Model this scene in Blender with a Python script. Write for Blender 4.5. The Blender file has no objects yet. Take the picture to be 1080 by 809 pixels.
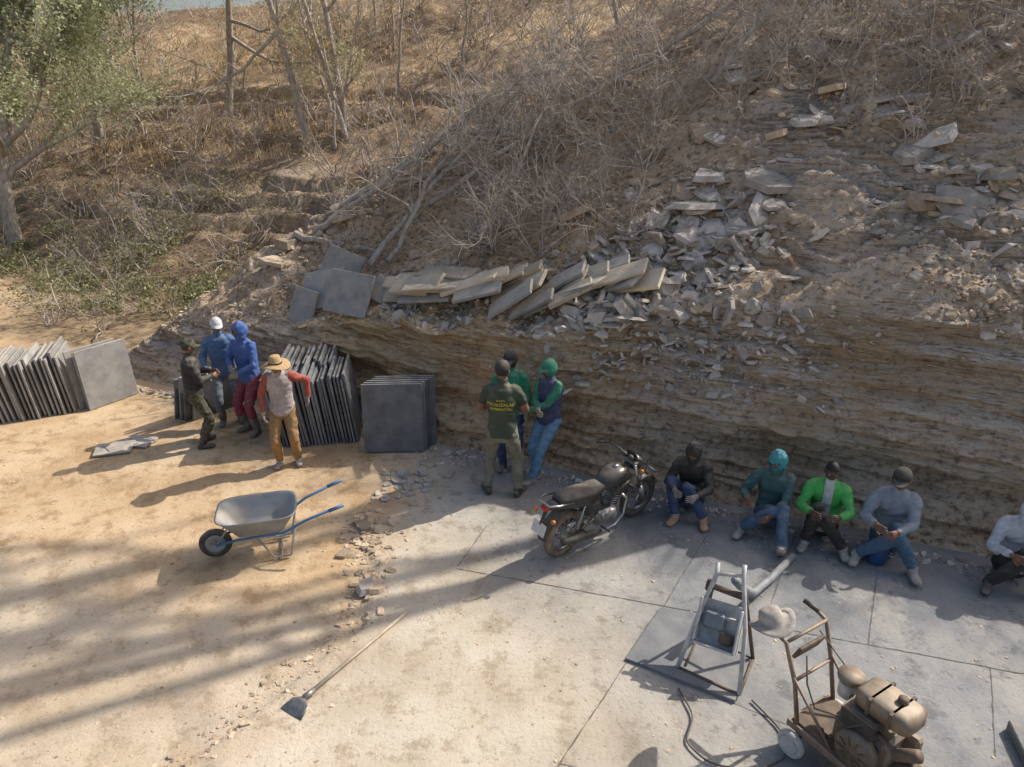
import bpy, bmesh, math, numpy as np
from mathutils import Vector, Matrix, Quaternion
from mathutils.bvhtree import BVHTree
rng=np.random.default_rng(7)
# ------------------------------------------------------------ noise
def _h(ix,iy,iz):
    n=(ix*374761393+iy*668265263+iz*1274126177)&0xffffffff
    n=((n^(n>>13))*1274126177)&0xffffffff
    n=n^(n>>16)
    return (n&0xffff)/65535.0
def vnoise(x,y,z):
    x,y,z=np.broadcast_arrays(np.asarray(x,float),np.asarray(y,float),np.asarray(z,float))
    xi=np.floor(x).astype(np.int64);yi=np.floor(y).astype(np.int64);zi=np.floor(z).astype(np.int64)
    fx=x-xi;fy=y-yi;fz=z-zi
    fx=fx*fx*(3-2*fx);fy=fy*fy*(3-2*fy);fz=fz*fz*(3-2*fz)
    r=0
    for a in (0,1):
        for b in (0,1):
            for c in (0,1):
                r=r+_h(xi+a,yi+b,zi+c)*(fx if a else 1-fx)*(fy if b else 1-fy)*(fz if c else 1-fz)
    return r*2-1
def fbm(x,y,z,o=4):
    r=0;a=1.;s=0
    for i in range(o):
        r=r+a*vnoise(x*2**i+17.3*i,y*2**i-9.1*i,z*2**i+4.7*i);s+=a;a*=.5
    return r/s
def sm(x): x=np.clip(x,0,1);return x*x*(3-2*x)
def link(o): bpy.context.scene.collection.objects.link(o);return o
# ------------------------------------------------------------ materials
def nn(nt,t,**k):
    n=nt.nodes.new(t)
    for a,b in k.items(): setattr(n,a,b)
    return n
def mixc(nt,f,a,b,mode='MIX'):
    n=nn(nt,'ShaderNodeMix',data_type='RGBA',blend_type=mode)
    for s,v in ((n.inputs[0],f),(n.inputs[6],a),(n.inputs[7],b)):
        if hasattr(v,'is_output'): nt.links.new(v,s)
        else: s.default_value=v if isinstance(v,(int,float)) else (*v,1) if len(v)==3 else v
    return n.outputs[2]
def noise(nt,vec,scale,detail=4,rough=.55,sc=None):
    if sc is not None:
        m=nn(nt,'ShaderNodeMapping');m.inputs['Scale'].default_value=sc;nt.links.new(vec,m.inputs[0]);vec=m.outputs[0]
    n=nn(nt,'ShaderNodeTexNoise');n.inputs['Scale'].default_value=scale;n.inputs['Detail'].default_value=detail;n.inputs['Roughness'].default_value=rough
    nt.links.new(vec,n.inputs['Vector']);return n.outputs[0]
def ramp(nt,f,stops):
    r=nn(nt,'ShaderNodeValToRGB');e=r.color_ramp.elements
    while len(e)<len(stops): e.new(.5)
    for i,(p,c) in enumerate(stops): e[i].position=p;e[i].color=(*c,1) if not isinstance(c,(int,float)) else (c,c,c,1)
    nt.links.new(f,r.inputs[0]);return r.outputs[0]
def math_(nt,op,a,b=0.0):
    n=nn(nt,'ShaderNodeMath',operation=op)
    for s,v in ((n.inputs[0],a),(n.inputs[1],b)):
        if hasattr(v,'is_output'): nt.links.new(v,s)
        else: s.default_value=v
    return n.outputs[0]
def bump(nt,h,strength,dist,prev=None):
    b=nn(nt,'ShaderNodeBump');b.inputs['Distance'].default_value=dist
    if hasattr(strength,'is_output'): nt.links.new(strength,b.inputs['Strength'])
    else: b.inputs['Strength'].default_value=strength
    nt.links.new(h,b.inputs['Height'])
    if prev is not None: nt.links.new(prev,b.inputs['Normal'])
    return b.outputs[0]
MC={}
def mat(name,c1,c2=None,scale=9,rough=.85,metal=0,bmp=.0,bs=40,island=0,bd=.01,stretch=None,dust=0):
    if name in MC: return MC[name]
    m=bpy.data.materials.new(name);m.use_nodes=True;nt=m.node_tree;p=nt.nodes['Principled BSDF']
    tc=nn(nt,'ShaderNodeTexCoord').outputs['Object']
    if c2 is None: c2=tuple(c*.72 for c in c1)
    f=ramp(nt,noise(nt,tc,scale,4,.6,stretch),[(.35,0.0),(.65,1.0)])
    col=mixc(nt,f,c1,c2)
    if island:
        g=nn(nt,'ShaderNodeNewGeometry').outputs['Random Per Island']
        k=math_(nt,'MULTIPLY_ADD',g,island);nt.nodes[-1].inputs[2].default_value=1-island*.55
        hs=nn(nt,'ShaderNodeHueSaturation');nt.links.new(k,hs.inputs['Value']);nt.links.new(col,hs.inputs['Color']);col=hs.outputs[0]
    if dust:
        sx=nn(nt,'ShaderNodeSeparateXYZ');nt.links.new(nn(nt,'ShaderNodeNewGeometry').outputs['Normal'],sx.inputs[0])
        d=math_(nt,'MULTIPLY',ramp(nt,sx.outputs[2],[(.2,.25),(.8,1.0)]),ramp(nt,noise(nt,tc,6,4,.6),[(.35,0.3*dust),(.65,dust)]))
        col=mixc(nt,d,col,(.52,.44,.33))
    nt.links.new(col,p.inputs['Base Color'])
    p.inputs['Roughness'].default_value=rough;p.inputs['Metallic'].default_value=metal
    if bmp: nt.links.new(bump(nt,noise(nt,tc,bs,3),bmp,bd),p.inputs['Normal'])
    MC[name]=m;return m
def leafmat(name,c1,c2,tr=.35):
    m=bpy.data.materials.new(name);m.use_nodes=True;nt=m.node_tree;p=nt.nodes['Principled BSDF']
    g=nn(nt,'ShaderNodeNewGeometry').outputs['Random Per Island']
    col=mixc(nt,g,c1,c2);nt.links.new(col,p.inputs['Base Color']);p.inputs['Roughness'].default_value=.6
    t=nn(nt,'ShaderNodeBsdfTranslucent');nt.links.new(col,t.inputs[0]);mx=nn(nt,'ShaderNodeMixShader');mx.inputs[0].default_value=tr
    nt.links.new(p.outputs[0],mx.inputs[1]);nt.links.new(t.outputs[0],mx.inputs[2]);nt.links.new(mx.outputs[0],nt.nodes['Material Output'].inputs[0])
    return m
# ------------------------------------------------------------ bulk mesh
def bulk(name,V,F,mt,smooth=False,parent=None):
    V=np.asarray(V,np.float32);F=np.asarray(F,np.int64);k=F.shape[1]
    me=bpy.data.meshes.new(name);me.vertices.add(len(V));me.vertices.foreach_set('co',V.ravel())
    me.loops.add(F.size);me.loops.foreach_set('vertex_index',F.ravel().astype(np.int32))
    me.polygons.add(len(F));me.polygons.foreach_set('loop_start',np.arange(0,F.size,k,dtype=np.int32));me.polygons.foreach_set('loop_total',np.full(len(F),k,np.int32))
    me.polygons.foreach_set('use_smooth',np.full(len(F),smooth));me.update();me.validate()
    me.materials.append(mt);o=link(bpy.data.objects.new(name,me))
    if parent: o.parent=parent
    return o
class Acc:
    def __init__(s): s.V=[];s.F=[];s.n=0
    def add(s,V,F): s.V.append(V);s.F.append(F+s.n);s.n+=len(V)
    def obj(s,name,mt,smooth=False,parent=None): return bulk(name,np.concatenate(s.V),np.concatenate(s.F),mt,smooth,parent)
def tubes(P,R,sides=3):
    N,K,_=P.shape
    Tn=np.gradient(P,axis=1);Tn/=np.linalg.norm(Tn,axis=2,keepdims=True)+1e-9
    ref=np.tile(np.array([.3,.5,.81]),(N,1));ref[np.abs((Tn[:,0]*ref).sum(1))>.9]=[1,0,0]
    A=np.cross(Tn,ref[:,None,:]);A/=np.linalg.norm(A,axis=2,keepdims=True)+1e-9
    B=np.cross(Tn,A);an=np.arange(sides)*2*np.pi/sides
    V=P[:,:,None,:]+R[:,:,None,None]*(A[:,:,None,:]*np.cos(an)[None,None,:,None]+B[:,:,None,:]*np.sin(an)[None,None,:,None])
    i=np.arange(N*K*sides).reshape(N,K,sides);j=np.roll(i,-1,2)
    F=np.stack([i[:,:-1],j[:,:-1],j[:,1:],i[:,1:]],-1).reshape(-1,4)
    return V.reshape(-1,3),F
def unit(a): return a/(np.linalg.norm(a,axis=-1,keepdims=True)+1e-9)
def grow(base,dirs,length,r0,K=6,wob=.35,up=0.0,taper=.25):
    N=len(base);P=np.zeros((N,K,3));P[:,0]=base;d=unit(np.asarray(dirs,float));st=np.asarray(length)/(K-1)
    for k in range(1,K):
        d=unit(d+rng.normal(0,wob,(N,3))+np.array([0,0,up]))
        P[:,k]=P[:,k-1]+d*st[:,None]
    R=np.asarray(r0)[:,None]*np.linspace(1,taper,K)[None]
    return P,R
def sprout(P,R,n,ang=.9,lf=.5,rf=.55,lo=.3,**k):
    N,K,_=P.shape;pi=rng.integers(0,N,n);s=rng.uniform(lo,.98,n)*(K-1);i=s.astype(int);i=np.minimum(i,K-2);f=s-i
    b=P[pi,i]*(1-f)[:,None]+P[pi,i+1]*f[:,None];d=unit(P[pi,i+1]-P[pi,i])+rng.normal(0,ang,(n,3))
    L=np.linalg.norm(P[pi,-1]-P[pi,0],axis=1)*lf*rng.uniform(.5,1.2,n)
    return grow(b,d,L,R[pi,i]*rf,**k)
def leaves(c,size,asp=.5):
    n=len(c);a=unit(rng.normal(0,1,(n,3)));b=unit(np.cross(a,rng.normal(0,1,(n,3))));s=np.asarray(size)[:,None]*rng.uniform(.6,1.3,(n,1))
    V=np.stack([c-a*s,c-b*s*asp,c+a*s,c+b*s*asp],1).reshape(-1,3);return V,np.arange(n*4).reshape(n,4)
def rocks(c,size,flat,tilt=.5,normal=None,elong=1.5):
    n=len(c);k=6;an=np.linspace(0,2*np.pi,k,endpoint=False)[None]+rng.uniform(-.42,.42,(n,k))
    rr=rng.uniform(.6,1.15,(n,k));x=np.cos(an)*rr*rng.uniform(.9,elong,(n,1));y=np.sin(an)*rr
    h=np.broadcast_to(np.asarray(flat,float),(n,))[:,None]
    sc=rng.uniform(.7,1,(n,1))
    top=np.stack([x*sc,y*sc,h*(.5+rng.uniform(-.18,.18,(n,k)))],-1);bot=np.stack([x,y,-h*(.5+rng.uniform(-.1,.1,(n,k)))],-1)
    L=np.concatenate([top,bot],1)*np.asarray(size)[:,None,None]
    yaw=rng.uniform(0,6.28,n);c0,s0=np.cos(yaw),np.sin(yaw)
    x=L[...,0]*c0[:,None]-L[...,1]*s0[:,None];y=L[...,0]*s0[:,None]+L[...,1]*c0[:,None];L=np.stack([x,y,L[...,2]],-1)
    up=unit((normal if normal is not None else np.array([[0,0,1.]]))+rng.normal(0,1,(n,3))*np.asarray(tilt).reshape(-1,1))
    t=unit(np.cross(up,np.array([.2,1,.1])));b=np.cross(up,t)
    W=L[...,0:1]*t[:,None]+L[...,1:2]*b[:,None]+L[...,2:3]*up[:,None]+c[:,None]
    f=[[0,1,2,3],[0,3,4,5],[9,8,7,6],[11,10,9,6]]+[[i,6+i,6+(i+1)%6,(i+1)%6] for i in range(6)]
    F=(np.array(f)[None]+12*np.arange(n)[:,None,None]).reshape(-1,4)
    return W.reshape(-1,3),F
# ------------------------------------------------------------ object builder
class M:
    def __init__(s): s.v=[];s.f=[];s.m=[];s.sm=[]
    def add(s,V,F,mt,smooth=True):
        o=len(s.v);s.v+=[tuple(v) for v in V]
        for f in F: s.f.append([i+o for i in f]);s.m.append(mt);s.sm.append(smooth)
    def loft(s,rings,mt,n=16,cap=True,p=2.0,smooth=True):
        V=[];F=[]
        for (c,ax,ay,rx,ry) in rings:
            c=Vector(c);ax=Vector(ax);ay=Vector(ay)
            for i in range(n):
                a=2*math.pi*i/n;ca,sa=math.cos(a),math.sin(a)
                V.append(c+ax*rx*math.copysign(abs(ca)**(2/p),ca)+ay*ry*math.copysign(abs(sa)**(2/p),sa))
        for k in range(len(rings)-1):
            for i in range(n): j=(i+1)%n;F.append([k*n+i,k*n+j,(k+1)*n+j,(k+1)*n+i])
        if cap: F.append(list(range(n))[::-1]);F.append([(len(rings)-1)*n+i for i in range(n)])
        s.add(V,F,mt,smooth)
    def tube(s,pts,rad,mt,n=8,cap=True,round_=False):
        pts=[Vector(p) for p in pts]
        if not hasattr(rad,'__len__'): rad=[rad]*len(pts)
        rad=list(rad)
        if round_:
            d0=(pts[0]-pts[1]).normalized();d1=(pts[-1]-pts[-2]).normalized()
            r0,r1=rad[0],rad[-1]
            pts=[pts[0]+d0*r0*.98,pts[0]+d0*r0*.85,pts[0]+d0*r0*.5]+pts+[pts[-1]+d1*r1*.5,pts[-1]+d1*r1*.85,pts[-1]+d1*r1*.98]
            rad=[r0*.2,r0*.53,r0*.87]+rad+[r1*.87,r1*.53,r1*.2]
        rings=[];ax=None
        for i,pt in enumerate(pts):
            t=(pts[min(i+1,len(pts)-1)]-pts[max(i-1,0)]).normalized()
            if ax is None: ax=t.orthogonal().normalized()
            ax=(ax-t*ax.dot(t)).normalized();rings.append((pt,ax,t.cross(ax),rad[i],rad[i]))
        s.loft(rings,mt,n,cap)
    def ring(s,c,axis,R,r,mt,n=36,k=8,sx=1.0):
        c=Vector(c);axis=Vector(axis).normalized();a=axis.orthogonal().normalized();b=axis.cross(a);V=[];F=[]
        for i in range(n):
            t=2*math.pi*i/n;d=a*math.cos(t)+b*math.sin(t)
            for j in range(k):
                q=2*math.pi*j/k;V.append(c+d*(R+r*math.cos(q))+axis*r*sx*math.sin(q))
        for i in range(n):
            for j in range(k): F.append([i*k+j,((i+1)%n)*k+j,((i+1)%n)*k+(j+1)%k,i*k+(j+1)%k])
        s.add(V,F,mt)
    def lathe(s,prof,c,axis,mt,n=24,smooth=True,wave=0):
        c=Vector(c);axis=Vector(axis).normalized();a=axis.orthogonal().normalized();b=axis.cross(a);V=[];F=[]
        for (r,z) in prof:
            for i in range(n):
                t=2*math.pi*i/n;V.append(c+(a*math.cos(t)+b*math.sin(t))*r+axis*(z+wave*r*r*math.sin(2*t+.6)))
        for k in range(len(prof)-1):
            for i in range(n): j=(i+1)%n;F.append([k*n+i,k*n+j,(k+1)*n+j,(k+1)*n+i])
        s.add(V,F,mt,smooth)
    def ell(s,c,r,mt,n=12,ax=None):
        A=ax or Matrix.Identity(3);V=[];F=[];m=n//2
        for i in range(m+1):
            th=math.pi*i/m
            for j in range(n):
                ph=2*math.pi*j/n;V.append(Vector(c)+A@Vector((r[0]*math.sin(th)*math.cos(ph),r[1]*math.sin(th)*math.sin(ph),r[2]*math.cos(th))))
        for i in range(m):
            for j in range(n): F.append([i*n+j,(i+1)*n+j,(i+1)*n+(j+1)%n,i*n+(j+1)%n])
        s.add(V,F,mt)
    def box(s,c,size,mt,R=None,b=.008,taper=1.0):
        R=R or Matrix.Identity(3);c=Vector(c);h=[d/2 for d in size];b=min(b,min(h)*.6);V=[];idx={}
        for sx in (-1,1):
            for sy in (-1,1):
                for sz in (-1,1):
                    for k in range(3):
                        q=[sx*(h[0]-b),sy*(h[1]-b),sz*(h[2]-b)];q[k]=(sx,sy,sz)[k]*h[k]
                        if sz>0: q[0]*=taper;q[1]*=taper
                        idx[(sx,sy,sz,k)]=len(V);V.append(c+R@Vector(q))
        F=[]
        def I(sg,k): return idx[(sg[0],sg[1],sg[2],k)]
        for k in range(3):
            u,w=[a for a in range(3) if a!=k]
            for sg in (-1,1):
                q=[]
                for a,bb in ((-1,-1),(1,-1),(1,1),(-1,1)):
                    g=[0,0,0];g[k]=sg;g[u]=a;g[w]=bb;q.append(I(g,k))
                F.append(q)
            for a in (-1,1):
                for bb in (-1,1):
                    g1=[0,0,0];g1[u]=a;g1[w]=bb;g1[k]=-1;g2=list(g1);g2[k]=1
                    F.append([I(g1,u),I(g2,u),I(g2,w),I(g1,w)])
        for sx in (-1,1):
            for sy in (-1,1):
                for sz in (-1,1): F.append([idx[(sx,sy,sz,k)] for k in range(3)])
        s.add(V,F,mt,False)
    def obj(s,name,parent=None,mw=None):
        me=bpy.data.meshes.new(name);me.from_pydata([tuple(v) for v in s.v],[],s.f)
        ms=[];
        for m in s.m:
            if m not in ms: ms.append(m)
        for m in ms: me.materials.append(m)
        me.polygons.foreach_set('material_index',[ms.index(m) for m in s.m]);me.polygons.foreach_set('use_smooth',s.sm)
        bm=bmesh.new();bm.from_mesh(me);bmesh.ops.recalc_face_normals(bm,faces=bm.faces);bm.to_mesh(me);bm.free()
        o=link(bpy.data.objects.new(name,me))
        if mw is not None: o.matrix_world=mw
        if parent: o.parent=parent
        return o
def empty(name,loc=(0,0,0),rot=0,fwd=None):
    e=link(bpy.data.objects.new(name,None));e.empty_display_size=.2;e.location=loc
    if fwd is not None: rot=math.atan2(fwd[1],fwd[0])
    e.rotation_euler=(0,0,rot);return e
# ------------------------------------------------------------ terrain
TH=math.atan(.44);CT,ST=math.cos(TH),math.sin(TH)
def uw2xy(u,w): return u*CT+w*ST, 8.95-u*ST+w*CT
def Cf(u): return np.interp(u,[-14,-10,-9,-6,-3,0,5,12,30],[.02,.25,.5,1.0,1.5,1.9,2.3,2.6,3])
def leanf(u): return np.interp(u,[-9,-3,0,5],[.8,.45,.2,.35])
def terrain(u,t):
    u,t=np.broadcast_arrays(np.asarray(u,float),np.asarray(t,float))
    C=Cf(u)*(1+.10*fbm(u*.8,0,0,3)); L=leanf(u)
    f=np.clip(t,0,1); wp=np.clip(t-1,0,None)
    w=L*C*f+wp
    s0=np.interp(u,[-6,-4,1,3],[.6,.35,.35,.7])
    p=s0*np.clip(wp,0,1)+.72*np.clip(wp-1,0,4)+.5*np.clip(wp-5,0,16)
    edge=-9.3+.8*np.clip(w-.7,0,9)+.5*fbm(w*.6,3,u*.3,3)
    m=sm((u-edge)/2.0)
    h1=(C*f+p)
    q=.44*np.clip(w-4.6+1.6*fbm(u*.15,w*.1,5,3),0,21.5)
    q=q+.30*fbm(u*.6,w*.6,2,4)*np.clip(q,0,1)
    st=.62; k=q/st+.9*fbm(u*.12,w*.2,8,2); fr=k-np.floor(k)
    qt=(np.floor(k)+sm((fr-.74)/.18)-.9*fbm(u*.12,w*.2,8,2))*st
    tm=sm((6.0-q)/1.5)*sm((q-.8)/.8)*.97*sm(.8+2.0*fbm(u*.3,w*.3,11,2))
    h2=q*(1-tm)+qt*tm
    z=np.maximum(h1*m,h2*(t>1))
    om=sm((u-.8)/1.2)*sm((10.5-u)/1.5)*sm((wp-.6)/.5)*sm((5.6-wp)/.8)*sm(.45+2.6*fbm(u*.6,wp*.6,21,3))
    nz=.9*fbm(u*.5,wp*.7,2,3)
    k=(z+nz)/.22; fr=k-np.floor(k)
    zt=(np.floor(k)+sm((fr-.70)/.22))*.22-nz
    z=z*(1-om*.9)+zt*om*.9
    sl=sm(wp/.5)
    z=z+sl*(.20*fbm(u*.9,wp*.9,1,4)+.09*fbm(u*4,wp*4,7,3)+.045*fbm(u*12,wp*12,5,2))*np.clip(z,0,1)
    face=(1-sl)*m
    zz=z+.05*u+.05*fbm(u*.6,z,33,2)
    r1=fbm(u*.6,zz*10,9,2)*3.2;r2=fbm(u*1.8,zz*4,14,2)*2.5
    st_=lambda r: np.floor(r)+sm((r-np.floor(r)-.4)/.2)
    d=.16*fbm(u*.25,zz*3.2,3,2)+.14*st_(r1)/3.2+.11*st_(r2)/2.5+.045*fbm(u*3.2,zz*20,4,2)+.16*fbm(u*1.1,zz*.8,8,3)-.20
    w=w-d*face*np.clip(z*3,0,1)
    x,y=uw2xy(u,w)
    rock=f*(1-sm((wp-.05+.5*fbm(u*1.3,wp*2,4,3))/.5))*m
    rock=np.maximum(rock,om*.75);rock=np.maximum(rock,tm*.35*(h2>h1*m)*(t>1))
    orange=sm((u+4.8)/1.2)*sm((2.2-u)/2.4)
    grass=(h2>h1*m)*sm((h2-4.6)/1.2)*sm(.55+1.6*fbm(u*.12,w*.15,41,3))
    gully=(h2>h1*m)*1.0
    return x,y,z-.06,rock,orange,grass,gully
def surf(u,wp):
    r=terrain(u,1+np.asarray(wp,float));return np.stack([r[0],r[1],r[2]],-1)
def surfN(u,wp):
    e=.15;a=surf(np.asarray(u)+e,wp)-surf(np.asarray(u)-e,wp);b=surf(u,np.asarray(wp)+e)-surf(u,np.maximum(np.asarray(wp)-e,0.02));n=unit(np.cross(a,b));n[n[:,2]<0]*=-1;return n
def grid_mesh(name,X,Y,Z,mt,masks):
    a,b=X.shape;V=np.stack([X,Y,Z],-1).reshape(-1,3);i=np.arange(a*b).reshape(a,b)
    F=np.stack([i[:-1,:-1],i[1:,:-1],i[1:,1:],i[:-1,1:]],-1).reshape(-1,4)
    o=bulk(name,V,F,mt,True);at=o.data.color_attributes.new('mask','FLOAT_COLOR','POINT');at.data.foreach_set('color',masks.reshape(-1,4).astype(np.float32).ravel())
    return o,V,F
def hill_material():
    m=bpy.data.materials.new('layered_rock_and_soil');m.use_nodes=True;nt=m.node_tree;p=nt.nodes['Principled BSDF'];p.inputs['Roughness'].default_value=.95
    tc=nn(nt,'ShaderNodeTexCoord').outputs['Object']
    at=nn(nt,'ShaderNodeAttribute',attribute_name='mask');sp=nn(nt,'ShaderNodeSeparateColor');nt.links.new(at.outputs['Color'],sp.inputs[0])
    r,g,b=sp.outputs[0],sp.outputs[1],sp.outputs[2];al=at.outputs['Alpha']
    s1=noise(nt,tc,1.8,5,.68,(.55,.55,9));s2=noise(nt,tc,6,4,.7,(.7,.7,9));big=noise(nt,tc,.6,3,.6);fine=noise(nt,tc,11,5,.72)
    strat=ramp(nt,s1,[(.32,(.34,.20,.11)),(.43,(.68,.48,.30)),(.50,(.82,.72,.60)),(.58,(.70,.53,.36)),(.68,(.52,.46,.39)),(.76,(.80,.68,.54))])
    strat=mixc(nt,ramp(nt,s2,[(.38,.85),(.44,0.0)]),strat,(.12,.075,.045))
    strat=mixc(nt,ramp(nt,s2,[(.56,0.0),(.62,.75)]),strat,(.84,.78,.70))
    strat=mixc(nt,ramp(nt,big,[(.50,0.0),(.62,.45)]),strat,(.60,.37,.18))
    strat=mixc(nt,ramp(nt,fine,[(.36,.5),(.44,0.0)]),strat,(.20,.13,.08))
    org=ramp(nt,s1,[(.33,(.40,.19,.06)),(.45,(.74,.45,.19)),(.52,(.84,.60,.32)),(.62,(.64,.38,.16)),(.75,(.74,.52,.30))])
    org=mixc(nt,ramp(nt,s2,[(.38,.8),(.45,0.0)]),org,(.20,.10,.04))
    of=math_(nt,'MULTIPLY',g,ramp(nt,big,[(.35,.5),(.55,1.0)]))
    strat=mixc(nt,math_(nt,'MULTIPLY',of,.9),strat,org)
    soil=ramp(nt,noise(nt,tc,1.1,5,.65),[(.3,(.34,.22,.13)),(.48,(.53,.38,.24)),(.6,(.62,.48,.34)),(.75,(.52,.45,.37))])
    soil=mixc(nt,math_(nt,'MULTIPLY',of,.6),soil,(.58,.36,.17))
    soil=mixc(nt,ramp(nt,fine,[(.40,.8),(.48,0.0)]),soil,(.14,.10,.065))
    soil=mixc(nt,ramp(nt,fine,[(.55,0.0),(.64,.7)]),soil,(.68,.60,.49))
    gul=ramp(nt,noise(nt,tc,1.3,5,.65),[(.3,(.10,.06,.035)),(.5,(.30,.20,.12)),(.7,(.48,.35,.21))])
    gul=mixc(nt,ramp(nt,fine,[(.42,.75),(.5,0.0)]),gul,(.09,.06,.035))
    soil=mixc(nt,al,soil,gul)
    grs=ramp(nt,noise(nt,tc,1.6,5,.7),[(.3,(.30,.19,.09)),(.5,(.64,.45,.25)),(.7,(.74,.58,.38))])
    soil=mixc(nt,b,soil,grs)
    col=mixc(nt,r,soil,strat)
    nt.links.new(col,p.inputs['Base Color'])
    n1=bump(nt,fine,.9,.08);n2=bump(nt,s2,r,.10,n1);nt.links.new(n2,p.inputs['Normal'])
    return m
us=np.concatenate([np.linspace(-60,-24,30)[:-1],np.linspace(-24,-12,110)[:-1],np.linspace(-12,8,500)[:-1],np.linspace(8,40,50)])
ts=np.concatenate([[-.0],np.linspace(0.001,1,150)[:-1],1+np.concatenate([np.linspace(0,6,200)[:-1],np.linspace(6,32,190)[:-1],np.linspace(32,60,10)])])
U,T=np.meshgrid(us,ts,indexing='ij')
x,y,z,rk,og,gr,gu=terrain(U,T)
hillmat=hill_material()
hill,HV,HF=grid_mesh('hillside',x,y,z,hillmat,np.stack([rk,og,gr,gu],-1))
# ------------------------------------------------------------ ground
def bx(y): return np.interp(y,[2,3.98,4.83,5.56,6.46,7.6,9.3],[-3.4,-2.49,-2.0,-1.48,-1.5,-2.0,-1.39])
def ground_h(X,Y):
    b=bx(Y)+.14*fbm(X*2,Y*2,0,3)
    left=sm((b-X)/.05+.5)*sm((8.6-Y)/.5)
    return .012*fbm(X*.7,Y*.7,3,3)+.006*fbm(X*5,Y*5,3,3)-.035*left, left
xs=np.concatenate([np.linspace(-220,-18,14)[:-1],np.linspace(-18,9,540)[:-1],np.linspace(9,220,14)])
ys=np.concatenate([np.linspace(-200,1.5,14)[:-1],np.linspace(1.5,15,300)[:-1],np.linspace(15,260,14)])
X,Y=np.meshgrid(xs,ys,indexing='ij')
Z,left=ground_h(X,Y)
wg=X*ST+(Y-8.95)*CT;ug=X*CT-(Y-8.95)*ST
gull=sm((wg-.3)/1.0)*sm((-7-ug)/2.5)
gray=sm((X+.9)/2.9+.3*fbm(X*.8,Y*.8,4,3)+.12*(Y-6))*.97+.05
sand=sm((-1.1-X+.5*fbm(X,Y,6,3))/.8)*np.clip(.30+sm((Y-5.2+.35*X*.3+.8*fbm(X*.6,Y*.6,9,3))/1.6),0,1)
sand=np.maximum(sand,.85*np.exp(-((X-bx(Y)+.1+.25*fbm(X*1.5,Y*1.5,4,3))/.25)**2)*(Y<7.5)*sm(.6+1.5*fbm(X,Y*1.5,12,3)))
gm=bpy.data.materials.new('quarry_floor');gm.use_nodes=True;nt=gm.node_tree;p=nt.nodes['Principled BSDF'];p.inputs['Roughness'].default_value=.92
tc=nn(nt,'ShaderNodeTexCoord').outputs['Object'];at=nn(nt,'ShaderNodeAttribute',attribute_name='mask');sp=nn(nt,'ShaderNodeSeparateColor');nt.links.new(at.outputs['Color'],sp.inputs[0])
n1=noise(nt,tc,.9,5,.62);n2=noise(nt,tc,3.5,6,.74);n3=noise(nt,tc,26,4,.75);n4=noise(nt,tc,1.3,5,.6,(1,.35,1))
beige=ramp(nt,n1,[(.3,(.44,.35,.245)),(.5,(.56,.475,.36)),(.68,(.63,.555,.45))])
beige=mixc(nt,ramp(nt,n2,[(.38,.7),(.48,0.0)]),beige,(.36,.28,.185))
sandc=ramp(nt,n1,[(.3,(.44,.28,.14)),(.5,(.58,.41,.24)),(.7,(.65,.49,.31))])
sandc=mixc(nt,ramp(nt,n2,[(.39,.75),(.5,0.0)]),sandc,(.34,.21,.10))
grayc=ramp(nt,n1,[(.28,(.15,.157,.16)),(.48,(.225,.228,.228)),(.66,(.31,.305,.295))])
grayc=mixc(nt,ramp(nt,n4,[(.47,0.0),(.64,.65)]),grayc,(.42,.39,.34))
grayc=mixc(nt,ramp(nt,n2,[(.38,.65),(.46,0.0)]),grayc,(.125,.125,.125))
c=mixc(nt,sp.outputs[0],beige,grayc);c=mixc(nt,sp.outputs[1],c,sandc)
c=mixc(nt,ramp(nt,n3,[(.32,.55),(.43,0.0)]),c,(.17,.135,.10));c=mixc(nt,ramp(nt,n3,[(.62,0.0),(.75,.5)]),c,(.68,.62,.54))
c=mixc(nt,at.outputs['Alpha'],c,mixc(nt,ramp(nt,n2,[(.4,0.0),(.6,1.0)]),(.10,.065,.035),(.33,.235,.13)))
nt.links.new(c,p.inputs['Base Color']);nt.links.new(bump(nt,n3,.5,.014,bump(nt,n2,.5,.03)),p.inputs['Normal'])
grid_mesh('ground',X,Y,Z,gm,np.stack([gray,sand,left,gull],-1))
jm=mat('joint_dirt',(.10,.092,.08),(.19,.17,.145),20)
def joint(pts,wd=.013):
    P=[]
    for a,b in zip(pts[:-1],pts[1:]):
        n=max(2,int(math.dist(a,b)/.06))
        for i in range(n): P.append((a[0]+(b[0]-a[0])*i/n,a[1]+(b[1]-a[1])*i/n))
    P.append(pts[-1]);P=np.array(P);t=unit(np.gradient(P,axis=0));nr=np.stack([-t[:,1],t[:,0]],1)
    P=P+nr*rng.normal(0,.002,(len(P),1));w=wd*rng.uniform(.2,1.2,(len(P),1))*.5
    L=P+nr*w;R=P-nr*w
    def zz(Q): return ground_h(Q[:,0],Q[:,1])[0]+.004
    V=np.concatenate([np.column_stack([L,zz(L)]),np.column_stack([R,zz(R)])]);n=len(P);i=np.arange(n-1)
    bulk('pavement_joint',V,np.stack([i,i+1,i+1+n,i+n],1),jm)
for J in ([(.2,3.7),(.37,4.01),(1.54,5.84),(2.29,7.09)],[(3.39,7.2),(2.62,5.84)],[(3.96,6.38),(3.36,5.3)],[(4.33,5.0),(3.78,4.06)],[(-.62,6.46),(1.54,5.84),(3.36,5.3),(4.33,5.0),(5.4,4.7)],[(-.6,6.5),(-.3,7.3)],[(.37,4.01),(1.3,3.7)],[(1.9,4.6),(2.4,4.3)]): joint(J)
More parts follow.
